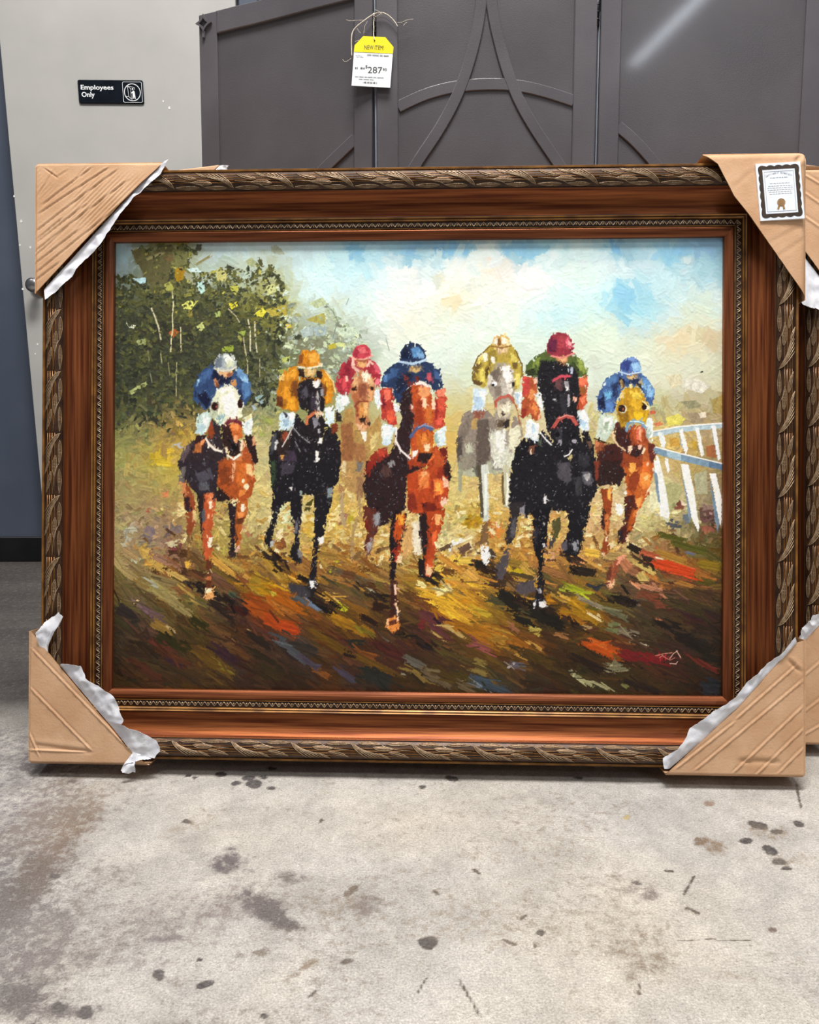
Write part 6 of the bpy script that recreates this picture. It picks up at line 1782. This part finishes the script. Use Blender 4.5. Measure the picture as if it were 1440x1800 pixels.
tr = protector('corner_protector', 'kraft card corner protector top right on the front frame, bearing a certificate', (1420, 265), [(1240, 272), (1262, 288), (1290, 345), (1316, 378), (1345, 420), (1384, 475), (1420, 524)],
          fan([((1340, 470), (1415, 420)), ((1330, 440), (1412, 396)), ((1290, 330), (1325, 300))], -.5, 4)+fan([((1410, 272), (1400, 284))], -4, 5), .004, .014, None, None, (1, 1), seed=4, ext=(.137, .142))
# certificate stuck to the card (tile of the photo at 5.805x, origin 1220,250)
CU, CZ = HW+.137, HH+.142
WC = WB+.0065
def CP(x, y): u, z = PF.uv(1220+x/5.805, 250+y/5.805, WC); return (u-CU, z-CZ)
mb = MB(); mb.prism([CP(630, 222), CP(1085, 195), CP(1132, 775), CP(680, 802)], -WC, -WC+.005)
cert = child(mb, 'certificate_card', M['cert'], tr)
def bil(s, t):
    a, b, c, d = [np.array(q) for q in (CP(630, 222), CP(1085, 195), CP(1132, 775), CP(680, 802))]; return tuple((a*(1-s)+b*s)*(1-t)+(d*(1-s)+c*s)*t)
mb = MB(); yc = -WC; n = 120; outl = []; inl = []
for i in range(n):
    q = i/n*4; k = int(q); f = q-k; m_ = .060+.022*abs(math.sin(f*math.pi*(5 if k % 2 == 0 else 6)))*-1+.0; g = .135
    if k == 0: o_ = (m_+f*(1-2*m_), m_); p_ = (g+f*(1-2*g), g*.82)
    elif k == 1: o_ = (1-m_, m_+f*(1-2*m_)); p_ = (1-g, g*.82+f*(1-2*g*.82))
    elif k == 2: o_ = (1-m_-f*(1-2*m_), 1-m_); p_ = (1-g-f*(1-2*g), 1-g*.82)
    else: o_ = (m_, 1-m_-f*(1-2*m_)); p_ = (g, 1-g*.82-f*(1-2*g*.82))
    outl.append(bil(*o_)); inl.append(bil(*p_))
for i in range(n): j = (i+1) % n; mb.prism([outl[i], outl[j], inl[j], inl[i]], yc-.0004, yc)
child(mb, 'scalloped_border', M['border'], cert)
mb = MB()
def cl(a, b, w): bar(mb, bil(*a), bil(*b), w, yc-.0003, yc)
for a, b in (((.175, .15), (.825, .15)), ((.825, .15), (.825, .85)), ((.825, .85), (.175, .85)), ((.175, .85), (.175, .15))): cl(a, b, .0006)
word = 'Certificate of Authenticity'
v_, f_ = text_mb('x', 1, .001)
for i, c in enumerate(word):                      # arched heading
    s = .22+.56*i/(len(word)-1); t = .235-.055*math.sin(math.pi*i/(len(word)-1))
    if c == ' ': continue
    u, z = bil(s, t); rot = math.radians(28*(1-2*i/(len(word)-1)))
    letter(mb, c, u-.0012, z-.001, .0021 if c not in 'tilf' else .0012, .0038 if (c.isupper() or c in 'tfhil') else .0025, yc, 0, .0003, rot*.6+.05, .3)
for row, (a, b) in enumerate([(.30, .70), (.28, .72), (.24, .78), (.22, .80), (.22, .80), (.24, .76), (.26, .76)]):
    t = [.26, .36, .405, .44, .475, .51, .545][row]; x = a; k = 0
    while x < b: l = .03+.035*((k*7+row*3) % 4)/3; cl((x, t), (min(b, x+l), t), .0008 if row else .0013); x += l+.018; k += 1
child(mb, 'certificate_print', M['palegrey'], cert)
mb = MB(); u, z = bil(.50, .70); ring(mb, u, z, .0, .0062, yc-.0004, yc, 0, 20); ring(mb, u, z, .0066, .0076, yc-.0004, yc, 0, 20)
for sg in (-1, 1): mb.prism([(u+sg*.002, z-.006), (u+sg*.0055, z-.005), (u+sg*.0075, z-.0135), (u+sg*.0055, z-.0122), (u+sg*.0040, z-.0145)], yc-.0003, yc)
child(mb, 'rosette_seal', M['seal'], cert)

# ================================================================ the second framed picture behind, mostly hidden
dx2, dy2 = .114, .128
SH2 = Matrix.Translation((dx2+.003, dy2, 0))
def copy_tree(o, parent=None):
    c = o.copy(); COL.objects.link(c)
    if parent is not None: c.parent = parent
    for chd in list(o.children): copy_tree(chd, c)
    return c
bpy.context.view_layer.update()
r2_ = copy_tree(root); r2_.matrix_world = SH2 @ root.matrix_world
r2_['label'] = 'second carved walnut framed picture behind the front one, only its right edge showing'
PF2 = Frame(CEN+np.array([dx2+.003, dy2, 0]), PF.ex, PF.ez)
protector('corner_protector', 'kraft card corner protector at the top right of the rear frame, folded', (1475, 272), [(1290, 272), (1350, 355), (1425, 455), (1475, 522)], fan([((1400, 300), (1470, 340)), ((1400, 330), (1470, 378)), ((1400, 372), (1470, 420))], 1.8, 2.2), .003, .008,
          [([(1380, 400), (1425, 462), (1455, 500)], [(1372, 500), (1408, 536), (1422, 542), (1440, 546), (1452, 520)], (.046, .056))], PF2, (1, 1), seed=6)
protector('corner_protector', 'kraft card corner protector at the bottom right of the rear frame', (1465, 1310), [(1470, 1070), (1440, 1098), (1405, 1135), (1230, 1308)], fan([((1400, 1200), (1466, 1144)), ((1400, 1262), (1466, 1212)), ((1400, 1300), (1466, 1262))], 1.6, 1.8), .001, .004,
          [([(1446, 1092), (1420, 1120), (1404, 1140)], [(1440, 1078), (1428, 1080), (1405, 1106), (1402, 1132)], (.052, .058))], PF2, (1, -1), seed=7)
protector('corner_protector', 'kraft card corner protector at the top left of the rear frame, barely showing', (110, 288), [(388, 288), (330, 340), (110, 515)], [], .002, .004,
          [([(384, 291), (376, 300)], [(402, 291), (396, 303)], (.050, .050))], PF2, (-1, 1), seed=8)
